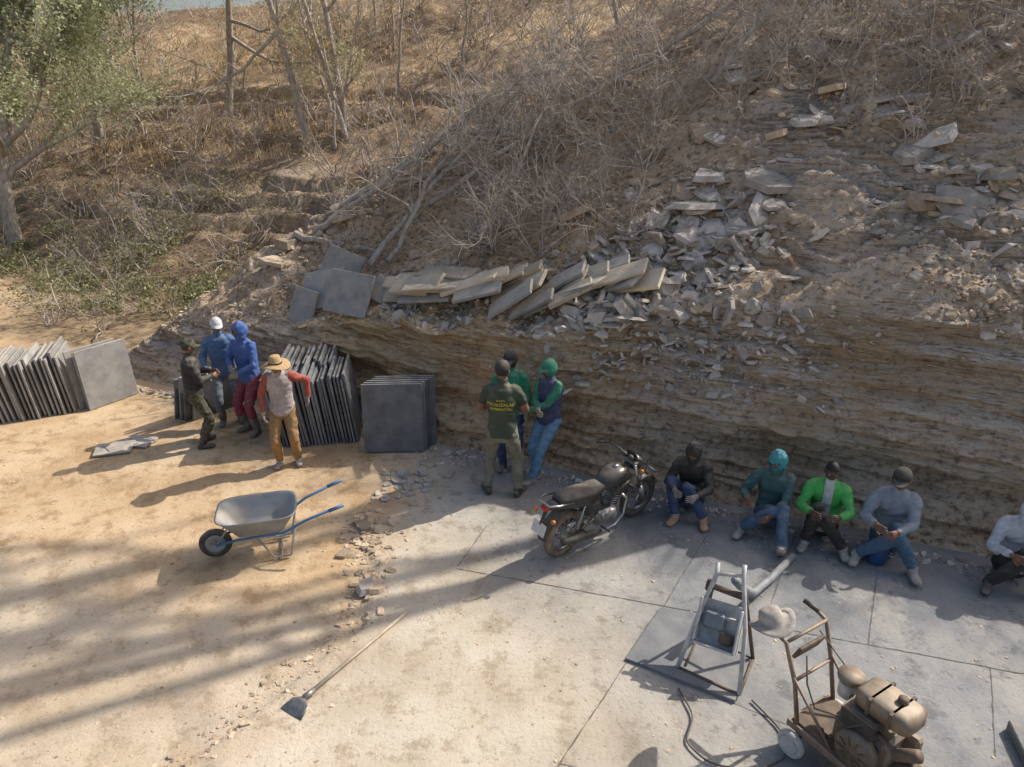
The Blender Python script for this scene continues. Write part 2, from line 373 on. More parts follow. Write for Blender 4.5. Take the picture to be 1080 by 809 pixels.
# ------------------------------------------------------------ camera, light
cam=bpy.data.cameras.new('camera');co=link(bpy.data.objects.new('camera',cam));cam.sensor_width=36;cam.lens=25;cam.clip_end=900
co.location=(0,0,4.8);co.rotation_euler=(math.radians(68),0,0);bpy.context.scene.camera=co
w=bpy.data.worlds.new('World');bpy.context.scene.world=w;w.use_nodes=True
n=w.node_tree.nodes;bg=n['Background'];sk=n.new('ShaderNodeTexSky');sk.sky_type='NISHITA';sk.sun_disc=False
el=math.radians(41);sk.sun_elevation=el;sk.sun_rotation=math.atan2(.89,.46);sk.dust_density=4.0
w.node_tree.links.new(sk.outputs[0],bg.inputs[0]);bg.inputs[1].default_value=.15
sun=bpy.data.lights.new('sun','SUN');sun.energy=4.9;sun.angle=.009;sun.color=(1,.95,.87);so=link(bpy.data.objects.new('sun',sun))
so.rotation_euler=Vector((.89*math.cos(el),.46*math.cos(el),math.sin(el))).to_track_quat('Z','Y').to_euler()
vs=bpy.context.scene.view_settings;vs.view_transform='Standard';vs.look='None';vs.exposure=0
# ------------------------------------------------------------ people
skin=mat('brown_skin',(.25,.13,.08),(.21,.105,.065),30,.55);skin_d=mat('dark_skin',(.13,.07,.045),(.10,.055,.035),30,.5)
lipm=mat('lips',(.22,.08,.06));eyew=mat('eye_white',(.7,.68,.65),(.65,.63,.6),rough=.2);eyeb=mat('eye_dark',(.02,.015,.01),rough=.2);hairm=mat('black_hair',(.015,.012,.01),(.03,.025,.02),60,.6,bmp=.6,bs=120)
def cloth(n,c,c2=None,s=14): return mat(n,c,c2 or tuple(k*.65+.01 for k in c),s,.92,bmp=.3,bs=160,bd=.003,dust=.28)
def ik(a,b,l1,l2,pole):
    a=Vector(a);b=Vector(b);pole=Vector(pole);d=b-a;L=min(d.length,(l1+l2)*.998);dn=d.normalized();b=a+dn*L
    x=(l1*l1-l2*l2+L*L)/(2*L);h=math.sqrt(max(l1*l1-x*x,0));q=pole-dn*pole.dot(dn)
    q=q.normalized() if q.length>1e-4 else dn.orthogonal().normalized()
    return a+dn*x+q*h,b
def hand(m,wr,d,pn,side,curl,mt):
    d=Vector(d).normalized();pn=Vector(pn);pn=(pn-d*pn.dot(d)).normalized();ac=d.cross(pn)*side
    m.loft([(wr-d*.02,ac,pn,.024,.02),(wr+d*.01,ac,pn,.027,.018),(wr+d*.05,ac,pn,.038,.016),(wr+d*.088,ac,pn,.040,.013),(wr+d*.096,ac,pn,.034,.008)],mt,12)
    for i,(ln) in enumerate((.072,.08,.074,.058)):
        b=wr+d*.085+ac*(.030-.0205*i);pts=[b];c=curl*(1+.12*i);an=0
        for k,fl in enumerate((.45,.3,.25)):
            an+=c;pts.append(pts[-1]+(d*math.cos(an)+pn*math.sin(an))*ln*fl)
        m.tube(pts,[.0088,.0082,.0075,.0062],mt,8,round_=True)
    b=wr+d*.028+ac*.026;t=(d*.65+ac*.7+pn*.3).normalized();t2=(d*.85+ac*.3+pn*.5).normalized()
    m.tube([b,b+t*.038,b+t*.038+t2*.03],[.012,.0105,.0085],mt,8,round_=True)
def head(o,c,fwd,up,sk,hair='short',gear=None,gm=None,g2=None):
    f=Vector(fwd).normalized();u=Vector(up);u=(u-f*u.dot(f)).normalized();r=f.cross(u);A=Matrix((r,f,u)).transposed()
    m=M();na,nb=36,26;V=[];
    th=np.linspace(0,np.pi,nb);ph=np.linspace(0,2*np.pi,na,endpoint=False);Tt,Pp=np.meshgrid(th,ph,indexing='ij')
    dx=np.sin(Tt)*np.cos(Pp);dy=np.sin(Tt)*np.sin(Pp);dz=np.cos(Tt)
    x=dx*.076;y=dy*.097;z=dz*.118;s=np.clip(-dz,0,1)
    x=x*(1-.30*s**1.3);y=np.where((dy<0),y*(1-.35*s),y*(1-.08*s))
    fr=dy>0
    y=y+fr*.026*np.exp(-((dx/.13)**2+((dz+.13)/.17)**2))+fr*.006*np.exp(-((dz-.22)/.1)**2-(dx/.6)**2)
    y=y-fr*.010*np.exp(-(((abs(dx)-.38)/.15)**2+((dz-.06)/.10)**2))+fr*.007*np.exp(-((dx/.24)**2+((dz+.5)/.07)**2))+fr*.009*np.exp(-((dx/.3)**2+((dz+.82)/.12)**2))
    ishair=((dz>.48)|((dy<-.05)&(dz>-.38)))
    if hair=='short': k=1+ishair*.055+ishair*.02*fbm(dx*6,dy*6,dz*6,2);x*=k;y*=k;z*=k
    W=[c+A@Vector(q) for q in zip(x.ravel(),y.ravel(),z.ravel())]
    groups={}
    for i in range(nb-1):
        for j in range(na):
            jj=(j+1)%na;q=[i*na+j,(i+1)*na+j,(i+1)*na+jj,i*na+jj]
            hz=dz[i,j];hx=dx[i,j];mm=sk
            if hair=='short' and ishair[i,j]: mm=hairm
            elif fr[i,j] and abs(hx)<.27 and -.57<hz<-.42: mm=lipm
            elif fr[i,j] and .17<hz<.27 and .16<abs(hx)<.6 : mm=hairm
            groups.setdefault(mm,[]).append(q)
    m.v+=[tuple(v) for v in W]
    for mm,q in groups.items():
        for g in q: m.f.append(g);m.m.append(mm);m.sm.append(True)
    for sd in (-1,1):
        m.ell(c+A@Vector((sd*.031,.079,.008)),(.0135,.010,.009),eyew,10,A);m.ell(c+A@Vector((sd*.031,.0875,.008)),(.006,.004,.006),eyeb,8,A)
        m.ell(c+A@Vector((sd*.078,-.006,-.008)),(.011,.02,.032),sk,10,A)
    m.obj('head',o)
    if gear:
        g=M()
        def at(p): return c+A@Vector(p)
        if gear in('cap','hoodcap'):
            n=24;V=[];F=[];rows=8
            for i in range(rows+1):
                t=math.pi/2*(i/rows)*1.04
                for j in range(n):
                    a=2*math.pi*j/n;V.append(at((.090*math.sin(t)*math.cos(a),.110*math.sin(t)*math.sin(a)-.004,.03+.105*math.cos(t))))
            for i in range(rows):
                for j in range(n): F.append([i*n+j,(i+1)*n+j,(i+1)*n+(j+1)%n,i*n+(j+1)%n])
            g.add(V,F,gm)
            V=[];F=[];k=14
            for a in range(k+1):
                t=math.pi*(.14+.72*a/k);sw=math.sin(max(0,min(1,(t-.44)/(math.pi-.88)))*math.pi)
                for q in (0,.5,1):
                    rr=1+q*.75*max(sw,0)**.6
                    V.append(at((.088*math.cos(t)*(1+.05*q),.106*math.sin(t)*rr,.034-.018*q-.02*math.cos(t)**2*q)))
            for a in range(k):
                for q in range(2): F.append([a*3+q,a*3+3+q,a*3+4+q,a*3+1+q])
            g.add(V,F,gm);V2=[Vector(v)-u*.004 for v in V];g.add(V2,F,gm)
            g.ell(at((0,-.004,.136)),(.007,.007,.004),gm,8,A)
        if gear=='straw':
            R=.205;h=.11
            g.lathe([(.002,.045+h),(.05,.045+h),(.076,.03+h),(.090,.06),(.100,.035),(.13,.030),(R*.8,.022),(R,.012),(R,.006),(.10,.028)],c,u,gm,32,wave=.6)
            g.lathe([(.093,.062),(.0985,.040)],c,u,hairm,32)
        if gear in('hood','wrap','hoodcap'):
            nb2,na2=22,32;V=[];F=[];mm=g2 or gm
            for i in range(nb2+1):
                t=math.pi*i/nb2
                for j in range(na2):
                    a=2*math.pi*j/na2;X_=math.sin(t)*math.cos(a);Y_=math.sin(t)*math.sin(a);Z_=math.cos(t);k=1+.09*float(vnoise(X_*4,Y_*4,Z_*4))
                    if gear!='hoodcap': k*=1.03
                    s_=max(0,-Z_)
                    V.append(at((X_*.094*k*(1-.12*s_),Y_*.115*k*(1-.1*s_)-.006,Z_*.135*k-.004)))
            for i in range(nb2):
                for j in range(na2):
                    t=math.pi*(i+.5)/nb2;a=2*math.pi*(j+.5)/na2;X_=math.sin(t)*math.cos(a);Y_=math.sin(t)*math.sin(a);Z_=math.cos(t)
                    if gear=='wrap': op=Y_>0 and abs(X_)<.62 and -.12<Z_<.34
                    else: op=Y_>0 and (X_/.62)**2+((Z_+.12)/.68)**2<1
                    if not op: F.append([i*na2+j,(i+1)*na2+j,(i+1)*na2+(j+1)%na2,i*na2+(j+1)%na2])
            g.add(V,F,mm)
        g.obj('headgear',o)
def person(name,loc,fwd,P,cols,height=1.7,hair='short',gear=None,gm=None,g2=None,skinm=None,hands=None,short=False,curl=.35,text=False,vest=None):
    skinm=skinm or skin;s=height/1.72
    f=Vector((fwd[0],fwd[1],0)).normalized();r=Vector((f.y,-f.x,0))
    root=empty(name);R=Matrix(((r.x,f.x,0),(r.y,f.y,0),(0,0,1)));mw=Matrix.Translation(loc)@R.to_4x4()@Matrix.Scale(s,4);root.matrix_world=mw
    Ri=R.transposed();L=Vector(loc)
    def loc_(q): return Ri@(Vector(q)-L)/s
    pel=Vector(P.get('pel',(0,0,.90)));l1=Vector(P.get('l1',(0,0,1))).normalized();l2=Vector(P.get('l2',(0,.03,1))).normalized()
    hv=Vector(P.get('hv',(1,0,0))).normalized();sv=Vector(P.get('sv',P.get('hv',(1,0,0)))).normalized()
    mid=pel+l1*.24;top=mid+l2*.29;nk=top+l2*.06
    fy1=l1.cross(hv).normalized();fy2=l2.cross(sv).normalized()
    hcen=nk+(l2*.7+Vector((0,.25,1))*.5).normalized()*.15 if 'hc' not in P else Vector(P['hc'])
    hf=Vector(P.get('look',(0,1,-.1)));hu=Vector(P.get('hup',(0,0,1)))
    m=M();dm=skin
    m.loft([(pel-l1*.07,hv,fy1,.150,.105),(pel-l1*.05,hv,fy1,.177,.132),(pel+l1*.03,hv,fy1,.174,.13),(pel+l1*.14,hv,fy1,.158,.12),(mid,hv,fy1,.162,.124),(mid+l2*.12,sv,fy2,.178,.132),(mid+l2*.21,sv,fy2,.184,.12),(top,sv,fy2,.155,.10),(top+l2*.045,sv,fy2,.085,.07),(nk,sv,fy2,.058,.058)],dm,24,p=2.4)
    m.loft([(pel-l1*.13,hv,fy1,.13,.09),(pel-l1*.08,hv,fy1,.155,.11),(pel+l1*.05,hv,fy1,.155,.11)],dm,20,p=2.4)
    m.tube([top,hcen-hu*.06],[.062,.055 if gear not in('hood','wrap') else .085],dm,14,round_=True)
    bones=[('torso',pel+l1*.02,mid,.15,.15),('torso',mid,top,.16,.14),('hip',pel-l1*.16,pel-l1*.13,.13,.13),('neck',top+l2*.03,hcen,.055,.055)]
    hd_=M()
    for sd,k in ((1,'R'),(-1,'L')):
        sh=top+sv*sd*.168-l2*.012;hp=pel+hv*sd*.09-l1*.02
        el_,wr=ik(sh,Vector(P['h'+k]),.29,.26,P.get('e'+k,(sd*.5,-.6,-.5)))
        m.tube([sh-sv*sd*.03,sh+(el_-sh)*.15,el_],[.066,.064,.050],dm,12,round_=True);m.tube([el_,el_+(wr-el_)*.4,wr],[.049,.047,.033],dm,12,round_=True)
        if 'f'+k in P: an=Vector(P['f'+k])
        else: q=loc_((P['w'+k][0],P['w'+k][1],0));an=Vector((q.x,q.y,P['w'+k][2] if len(P['w'+k])>2 else .09))
        kn,an=ik(hp,an,.44,.42,P.get('k'+k,(sd*.15,1,.2)))
        m.tube([hp,hp+(kn-hp)*.3,kn],[.090,.089,.067],dm,14,round_=True);m.tube([kn,kn+(an-kn)*.35,an+(kn-an)*.1,an],[.066,.068,.057,.054],dm,14,round_=True)
        td=Vector(P.get('t'+k,(sd*.25,1,0))).normalized()
        tz=Vector((0,0,1));tz=(tz-td*tz.dot(td)).normalized();ts_=td.cross(tz)
        b=an-tz*.045
        m.loft([(b-td*.075,ts_,tz,.02,.02),(b-td*.065,ts_,tz,.036,.038),(b-td*.02,ts_,tz,.044,.047),(b+td*.06,ts_,tz,.046,.038),(b+td*.13,ts_,tz,.050,.032),(b+td*.175,ts_,tz,.040,.026),(b+td*.19,ts_,tz,.02,.014)],dm,16,p=2.8)
        m.tube([an,b],[.045,.04],dm,12,round_=True)
        bones+=[('uarm',sh,el_,.055,.047),('farm',el_,wr,.045,.032),('thigh',hp,kn,.085,.064),('calf',kn,an+(kn-an)*.12,.062,.052),('foot',an,b-td*.03,.045,.04),('foot',b-td*.06,b+td*.16,.045,.04)]
        fd=Vector(P.get('d'+k,(wr-el_))).normalized();pn=Vector(P.get('p'+k,(-sd,0,-.3)))
        hand(hd_,wr,fd,pn,sd*(-1),curl,hands or skinm)
    tmp=m.obj('tmp');md=tmp.modifiers.new('r','REMESH');md.mode='VOXEL';md.voxel_size=.0135
    ms=tmp.modifiers.new('s','SMOOTH');ms.factor=.5;ms.iterations=3
    dg=bpy.context.evaluated_depsgraph_get();ev=tmp.evaluated_get(dg);me=bpy.data.meshes.new_from_object(ev)
    nv=len(me.vertices);V=np.zeros(nv*3);me.vertices.foreach_get('co',V);V=V.reshape(-1,3);N=np.zeros(nv*3);me.vertices.foreach_get('normal',N);N=N.reshape(-1,3)
    def classify(Cc):
        best=np.full(len(Cc),9e9);lab=np.zeros(len(Cc),int);tt=np.zeros(len(Cc))
        for i,(nm,a,b,ra,rb) in enumerate(bones):
            a=np.array(a);b=np.array(b);d=b-a;t=np.clip(((Cc-a)@d)/(d@d),0,1);ds=np.linalg.norm(Cc-a-t[:,None]*d,axis=1)-(ra+(rb-ra)*t)
            k=ds<best;best[k]=ds[k];lab[k]=i;tt[k]=t[k]
        return lab,tt
    lab,tt=classify(V);names=np.array([b[0] for b in bones])
    seed=int(abs(loc[0]*37+loc[1]*11))%97
    amp=np.where(np.isin(names[lab],['torso','hip','uarm','thigh','calf']),.015,np.where(names[lab]=='farm',.010,.001))
    if short: amp=np.where(names[lab]=='farm',.001,amp)
    fo=fbm(V[:,0]*9+seed,V[:,1]*9,V[:,2]*13,3)+.6*(1-np.abs(fbm(V[:,0]*6+V[:,2]*9,V[:,1]*14+seed,V[:,2]*5,2))*3)
    V=V+N*(amp*fo)[:,None]
    V[:,2]=np.where((names[lab]=='foot')&(V[:,2]<.006),.002,V[:,2])
    me.vertices.foreach_set('co',V.ravel());me.update()
    nf=len(me.polygons);Cc=np.zeros(nf*3);me.polygons.foreach_get('center',Cc);Cc=Cc.reshape(-1,3);lab,tt=classify(Cc);nm=names[lab]
    mlist=[];me.materials.clear()
    def mi(mm):
        if mm not in mlist: mlist.append(mm);me.materials.append(mm)
        return mlist.index(mm)
    idx=np.zeros(nf,np.int32);cm=dict(hip=cols['pants'],thigh=cols['pants'],calf=cols['pants'],torso=cols['shirt'],uarm=cols.get('sleeve',cols['shirt']),farm=cols.get('sleeve',cols['shirt']),foot=cols['shoe'],neck=cols.get('neck',skinm))
    for key,mm in cm.items(): idx[nm==key]=mi(mm)
    if short: idx[(nm=='farm')|((nm=='uarm')&(tt>.72))]=mi(skinm)
    idx[(nm=='farm')&(tt>.97)]=mi(hands or skinm)
    if 'boot' in cols: idx[(nm=='calf')&(tt>.5)]=mi(cols['boot'])
    if vest is not None:
        cx=(Cc-np.array(mid))@np.array(sv);cy=(Cc-np.array(mid))@np.array(fy2)
        idx[(nm=='torso')&(np.abs(cx)<.05)&(cy>0.03)]=mi(vest)
    me.polygons.foreach_set('material_index',idx);me.polygons.foreach_set('use_smooth',np.ones(nf,bool));me.update()
    bpy.data.objects.remove(tmp);body=link(bpy.data.objects.new('body',me));body.parent=root
    hd_.obj('hands',root)
    head(root,hcen,hf,hu,skinm,hair,gear,gm,g2)
    if text:
        bvv=BVHTree.FromPolygons([tuple(v) for v in V],[tuple(q.vertices) for q in me.polygons])
        tm=mat('yellow_print',(.75,.62,.05),(.7,.58,.05))
        for k,(tx,sz,zz) in enumerate((('FISCALIZAÇÃO',.050,.115),('AMBIENTAL',.050,.06),('BRIGADA',.026,.17))):
            cu=bpy.data.curves.new('t','FONT');cu.body=tx;cu.size=sz;cu.align_x='CENTER';to=link(bpy.data.objects.new('t',cu))
            dg=bpy.context.evaluated_depsgraph_get();dg.update();tme=bpy.data.meshes.new_from_object(to.evaluated_get(dg));bpy.data.objects.remove(to)
            for v in tme.vertices:
                q=mid+sv*v.co.x+l2*(v.co.y+zz)
                h=bvv.ray_cast(q-fy2*.6,fy2)
                v.co=(h[0]-fy2*.007) if h[0] else q-fy2*.13
            tme.materials.append(tm);to=link(bpy.data.objects.new('shirt_lettering',tme));to.parent=root
    return root
NF=(-.4027,-.9153)
black=cloth('black_cloth',(.018,.018,.02));camo=mat('camouflage_cloth',(.12,.12,.07),(.025,.025,.02),22,.9);blue=cloth('blue_cloth',(.04,.12,.40));blue2=cloth('blue_denim_shirt',(.06,.16,.34));burg=cloth('burgundy_cloth',(.26,.035,.07));jean=cloth('blue_jeans',(.05,.13,.23));jeanl=cloth('light_blue_jeans',(.12,.29,.46));slate=cloth('grey_blue_trousers',(.13,.17,.21));must=cloth('mustard_trousers',(.36,.20,.07));grsh=cloth('pinkish_grey_shirt',(.46,.40,.38));red=cloth('red_sleeve',(.38,.07,.05));olive=cloth('olive_shirt',(.035,.06,.035));khaki=cloth('khaki_trousers',(.20,.195,.145));green=cloth('green_cloth',(.02,.26,.15));brgreen=cloth('bright_green_jacket',(.06,.55,.10));navy=cloth('navy_vest',(.04,.055,.14));teal=cloth('teal_shirt',(.03,.12,.13));cyan=cloth('cyan_wrap',(.03,.36,.40));white=cloth('white_shirt',(.70,.70,.71));hoodie=cloth('pale_grey_hoodie',(.66,.67,.72));gjack=cloth('grey_blue_jacket',(.30,.35,.41));dkjeans=cloth('dark_jeans',(.03,.07,.18));boot=mat('rubber_boot',(.09,.09,.09),(.2,.18,.15),12,.6,dust=.5);bboot=mat('black_boot',(.02,.02,.02),(.06,.05,.04),12,.5,dust=.3);straw=mat('straw_hat',(.55,.38,.20),(.36,.23,.11),40,.9,bmp=.5,bs=80);dusty=mat('dusty_shoe',(.48,.44,.39),(.28,.25,.22),20,.9);orangeS=mat('orange_shoe',(.50,.20,.08),(.5,.4,.3),20,.8);glove=cloth('work_glove',(.36,.31,.26))
person('police_officer',(-4.57,9.43,0),(.85,.45),dict(pel=(0,0,.9),hR=(.05,.30,1.15),hL=(-.10,.30,1.18),eR=(.6,-.2,-.9),eL=(-.6,-.2,-.9),fR=(.13,-.02,.09),fL=(-.13,.03,.09),look=(-.2,1,-.15)),dict(shirt=black,pants=camo,shoe=bboot,boot=bboot),1.62,gear='cap',gm=camo)
person('quarry_worker',(-4.45,10.25,0),(.35,-.9),dict(pel=(0,0,.9),l2=(0,.1,1),hR=(.24,.2,.96),hL=(-.28,.1,.9),fR=(.12,.05,.09),fL=(-.14,0,.09),look=(-.2,1,-.1)),dict(shirt=blue2,pants=slate,shoe=boot,boot=boot),1.7,gear='cap',gm=white,hands=glove)
person('quarry_worker',(-3.95,9.95,0),(-.45,-.9),dict(pel=(0,0,.9),l2=(0,.08,1),hR=(.06,.26,1.12),hL=(-.08,.28,1.05),eR=(.7,-.1,-.8),eL=(-.7,-.1,-.8),fR=(.12,.05,.09),fL=(-.12,0.1,.09),look=(.1,1,-.15),tR=(.3,1,0)),dict(shirt=blue,pants=burg,shoe=boot,boot=boot,neck=blue),1.72,gear='wrap',gm=blue,hair='none',hands=glove)
person('quarry_worker',(-3.13,8.86,0),(.15,-.99),dict(pel=(0,-.02,.9),l2=(0,.10,1),hR=(.24,.16,.92),hL=(-.36,-.12,1.02),eR=(.6,-.5,-.4),eL=(-.6,-.5,-.6),fR=(.12,.02,.09),fL=(-.13,-.02,.09),look=(.1,1,-.05),hc=(0,.09,1.60)),dict(shirt=grsh,sleeve=red,pants=must,shoe=dusty),1.62,gear='straw',gm=straw,hands=glove)
person('environmental_inspector',(-.12,8.02,0),(.12,1),dict(pel=(0,0,.9),l2=(0,.02,1),hR=(.13,.28,1.06),hL=(-.13,.28,1.08),eR=(.7,-.3,-.6),eL=(-.7,-.3,-.6),fR=(.19,.0,.09),fL=(-.19,0.02,.09),look=(0,1,-.15),tL=(-.5,1,0),tR=(.4,1,0)),dict(shirt=olive,pants=khaki,shoe=bboot),1.8,gear='cap',gm=black,short=True,text=True)
person('quarry_worker',(-.02,8.72,0),(-.15,-1),dict(pel=(0,0,.9),hR=(.24,.12,.90),hL=(-.24,.12,.90),fR=(.10,.02,.09),fL=(-.10,0.02,.09),look=(.15,1,-.1)),dict(shirt=green,pants=dkjeans,shoe=boot,neck=black),1.70,gear='hoodcap',gm=black,g2=black,hands=glove)
person('quarry_worker',(.45,8.52,0),(-.7,-.72),dict(pel=(0,-.06,.88),l1=(0,-.05,1),l2=(0,.04,1),hR=(-.06,.24,1.12),hL=(.08,.26,1.08),eR=(.6,-.1,-.9),eL=(-.6,-.1,-.9),fR=(.02,.12,.09),fL=(-.02,.30,.09),look=(.1,1,-.15),tR=(.2,1,0),tL=(.1,1,0)),dict(shirt=navy,sleeve=green,pants=jeanl,shoe=dusty,neck=green),1.66,gear='hoodcap',gm=green,g2=green,hair='none',hands=glove)
base=dict(pel=(0,0,.17),l1=(0,-.22,1),l2=(0,.28,1))
def seat(**k): d=dict(base);d.update(k);return d
e1=dict(eR=(.45,-.2,-.6),eL=(-.45,-.2,-.6))
person('quarry_worker',(2.238,7.725,0),NF,seat(l2=(0,.5,1),wR=(1.98,7.40),wL=(2.30,7.32),hR=(.14,.42,.44),hL=(-.12,.44,.42),look=(0,1,-.9),hup=(0,.6,1),**e1),dict(shirt=black,pants=dkjeans,shoe=orangeS,neck=black),1.72,gear='hood',gm=black,hands=glove,hair='none')
person('quarry_worker',(3.10,7.34,0),NF,seat(wR=(2.70,7.13),wL=(3.02,6.70,.10),hR=(.26,.36,.48),hL=(-.02,.40,.36),look=(.5,1,-.35),tL=(0,.8,.7),**e1),dict(shirt=teal,pants=jean,shoe=dusty,neck=cyan),1.76,gear='wrap',gm=cyan,hands=skin,hair='none')
person('quarry_worker',(3.633,7.112,0),NF,seat(wR=(3.35,6.87),wL=(3.72,6.72),hR=(.15,.40,.50),hL=(-.13,.40,.50),look=(-.1,1,-.25),**e1),dict(shirt=brgreen,pants=black,shoe=dusty),1.74,vest=white,skinm=skin_d)
person('quarry_worker',(4.262,6.835,0),NF,seat(wR=(3.83,6.62),wL=(4.30,6.33),hR=(.18,.42,.50),hL=(-.02,.42,.46),look=(.25,1,-.1),**e1),dict(shirt=gjack,pants=jean,shoe=dusty),1.84,gear='cap',gm=black)
person('quarry_worker',(5.357,6.353,0),NF,seat(l2=(0,.4,1),wR=(4.98,6.12),wL=(5.4,5.95),hR=(.12,.38,.46),hL=(-.12,.38,.46),look=(.1,1,-.35),**e1),dict(shirt=hoodie,pants=black,shoe=bboot,neck=hoodie),1.74,gear='hood',gm=hoodie)
# ------------------------------------------------------------ slabs
slabm=mat('grey_slate_slab',(.20,.215,.23),(.12,.13,.14),5,.8,bmp=.4,bs=30,island=.8,dust=.4)
slabd=mat('dusty_slate_slab',(.36,.36,.355),(.24,.24,.24),5,.85,bmp=.4,bs=30,island=.6,dust=.9)
flag=mat('tan_flagstone',(.62,.52,.38),(.50,.40,.29),4,.9,bmp=.5,bs=25,island=.5,dust=.4)
def basis(nrm,upv):
    nrm=Vector(nrm).normalized();u=Vector(upv);u=(u-nrm*u.dot(nrm)).normalized();return Matrix((u.cross(nrm),nrm,u)).transposed()
def stack(name,p0,p1,n,edir,wd,ht,lean,mt,th=.032):
    m=M();p0=Vector((*p0,0));p1=Vector((*p1,0));e=Vector((*edir,0)).normalized();row=(p1-p0).normalized();nr=Vector((e.y,-e.x,0))
    if nr.dot(row)<0: nr=-nr
    for i in range(n):
        f=i/(n-1) if n>1 else 0;b=p0.lerp(p1,f);j=rng.normal(0,1,4);a=lean+j[0]*.014
        up=(Vector((0,0,1))*math.cos(a)-nr*math.sin(a));nm=(nr*math.cos(a)+Vector((0,0,1))*math.sin(a))
        R=Matrix((e,nm,up)).transposed();h=ht+j[1]*.03;w_=wd+j[2]*.03
        m.box(b+e*(w_/2+j[3]*.025)+up*(h/2)+Vector((0,0,.005)),(w_,th*(1+.08*j[1]),h),mt,R@Matrix.Rotation(j[2]*.010,3,'Y'),.004)
    return m.obj(name)
stack('slate_slab_stack',(-10.2,9.05),(-7.15,10.62),50,(-.35,.94),.9,.98,.10,slabd)
stack('slate_slab_stack',(-7.12,10.72),(-6.95,10.66),3,(.50,.87),.85,1.0,.10,slabd)
stack('slate_slab_stack',(-5.4,10.35),(-5.1,10.25),4,(.6,.8),.8,.75,-.25,slabm)
stack('slate_slab_stack',(-3.45,9.35),(-2.30,9.52),24,(-.12,.99),.85,1.06,.12,slabm)
stack('slate_slab_stack',(-3.35,9.95),(-2.6,10.05),10,(-.12,.99),.8,1.10,.12,slabm)
m_=M()
for i in range(6):
    a=.10;b=Vector((-1.70+.03*i,9.20+.055*i,0));R=basis((0.05,-math.cos(a),math.sin(a)),(0,0,1));m_.box(b+R@Vector((0,0,.53)),(.86,.034,1.02+.015*(i%3)),slabm,R,.004)
m_.obj('slate_slab_stack')
t3=np.array([CT,-ST,0]);n3_=np.array([ST,CT,0])
def SP(u,w,dz=0): return Vector(surf(np.array([u]),np.array([w]))[0])+Vector((0,0,dz))
m_=M()
for (u,w,dz,sx,sz,tl,rl) in ((-3.45,.50,.30,.85,.72,.45,.06),(-4.15,.75,.30,.8,.7,.6,-.25),(-3.95,1.0,.45,.8,.65,.5,.25),(-2.95,.75,.16,.5,.45,.8,.3),(-4.4,.5,.2,.5,.6,.35,.15)):
    nv=Vector(-n3_)*math.cos(tl)+Vector((0,0,1))*math.sin(tl);R=basis(nv,(0,0,1))@Matrix.Rotation(rl,3,'Y');m_.box(SP(u,w,dz),(sx,.045,sz),slabd,R,.006)
m_.obj('leaning_slate_slab')
m_=M();tv=Vector(t3);nv_=Vector(n3_)
for i in range(36):
    f=i/35;u=-2.55+3.7*f+rng.normal(0,.08);a=np.interp(f,[0,.3,.45,.8,1],[.08,.12,.50,.55,.30])+rng.normal(0,.07);yaw=rng.normal(.0,.22)
    lx=(tv*math.cos(yaw)+nv_*math.sin(yaw));X_=(lx*math.cos(a)+Vector((0,0,1))*math.sin(a)).normalized()
    nrm=(Vector((0,0,1))*1.0-nv_*rng.uniform(.1,.8)-tv*.15);nrm=(nrm-X_*nrm.dot(X_)).normalized();Y_=nrm.cross(X_);R=Matrix((X_,Y_,nrm)).transposed()
    m_.box(SP(u,.45+.6*rng.random(),.12+.16*rng.random()+.14*math.sin(math.pi*f)),(rng.uniform(.6,1.15),rng.uniform(.18,.42),rng.uniform(.03,.06)),flag if rng.random()<.8 else slabd,R,.007)
m_.obj('flagstone_pile')
rt=mat('tan_rubble',(.60,.47,.33),(.42,.31,.21),6,.95,bmp=.5,bs=20,island=.75,bd=.02)
rg=mat('grey_rubble',(.56,.50,.43),(.40,.34,.28),6,.95,bmp=.5,bs=20,island=.7,bd=.02)
def scatter(n,u0,u1,w0,w1,s0,s1,flat,tilt=.45,dz=0,pw=1.0,elong=1.5,sig=.5,thr=.55):
    u=rng.uniform(u0,u1,n);w=w0+(w1-w0)*rng.random(n)**pw;k=fbm(u*.9,w*.9,31,2);keep=rng.random(n)<np.clip(thr+1.5*k,.05,1);u=u[keep];w=w[keep];n=len(u)
    sz=np.clip(s0*np.exp(rng.normal(0,sig,n)),.012,s1);P=surf(u,w);N=surfN(u,w)
    P=P+N*(sz*.06+dz)[:,None];return rocks(P,sz,rng.uniform(flat*.6,flat*1.6,n),tilt,N*.6+np.array([0,0,.5]),elong)
a=Acc();a.add(*scatter(10500,-8,9,0.05,5,.028,.10,.45));a.add(*scatter(420,-8.2,-4.5,.6,4.5,.10,.28,.35));a.add(*scatter(520,-3,11,1.2,6.5,.12,.34,.28,.2));a.add(*scatter(5500,-8,9,.0,1.5,.020,.07,.5));a.obj('stone_rubble',rt)
a=Acc();a.add(*scatter(1000,.4,3.6,.0,2.0,.085,.24,.24,.6,.02));a.add(*scatter(2600,-.5,8,.0,2.8,.032,.12,.35,.6));a.add(*scatter(420,1.5,10,1.4,5.5,.14,.44,.22,.18,thr=.45));a.add(*scatter(800,-3.2,1.2,.1,1.4,.05,.14,.25,.7));a.obj('stone_rubble',rg)
u=rng.normal(2.4,.9,380);t=rng.uniform(.6,1,380);r_=terrain(u,t);P=np.stack(r_[:3],-1)+np.array([-ST,-CT,.3])*.03
a=Acc();a.add(*rocks(P,np.clip(.035*np.exp(rng.normal(0,.5,380)),.015,.11),np.full(380,.35),.6));
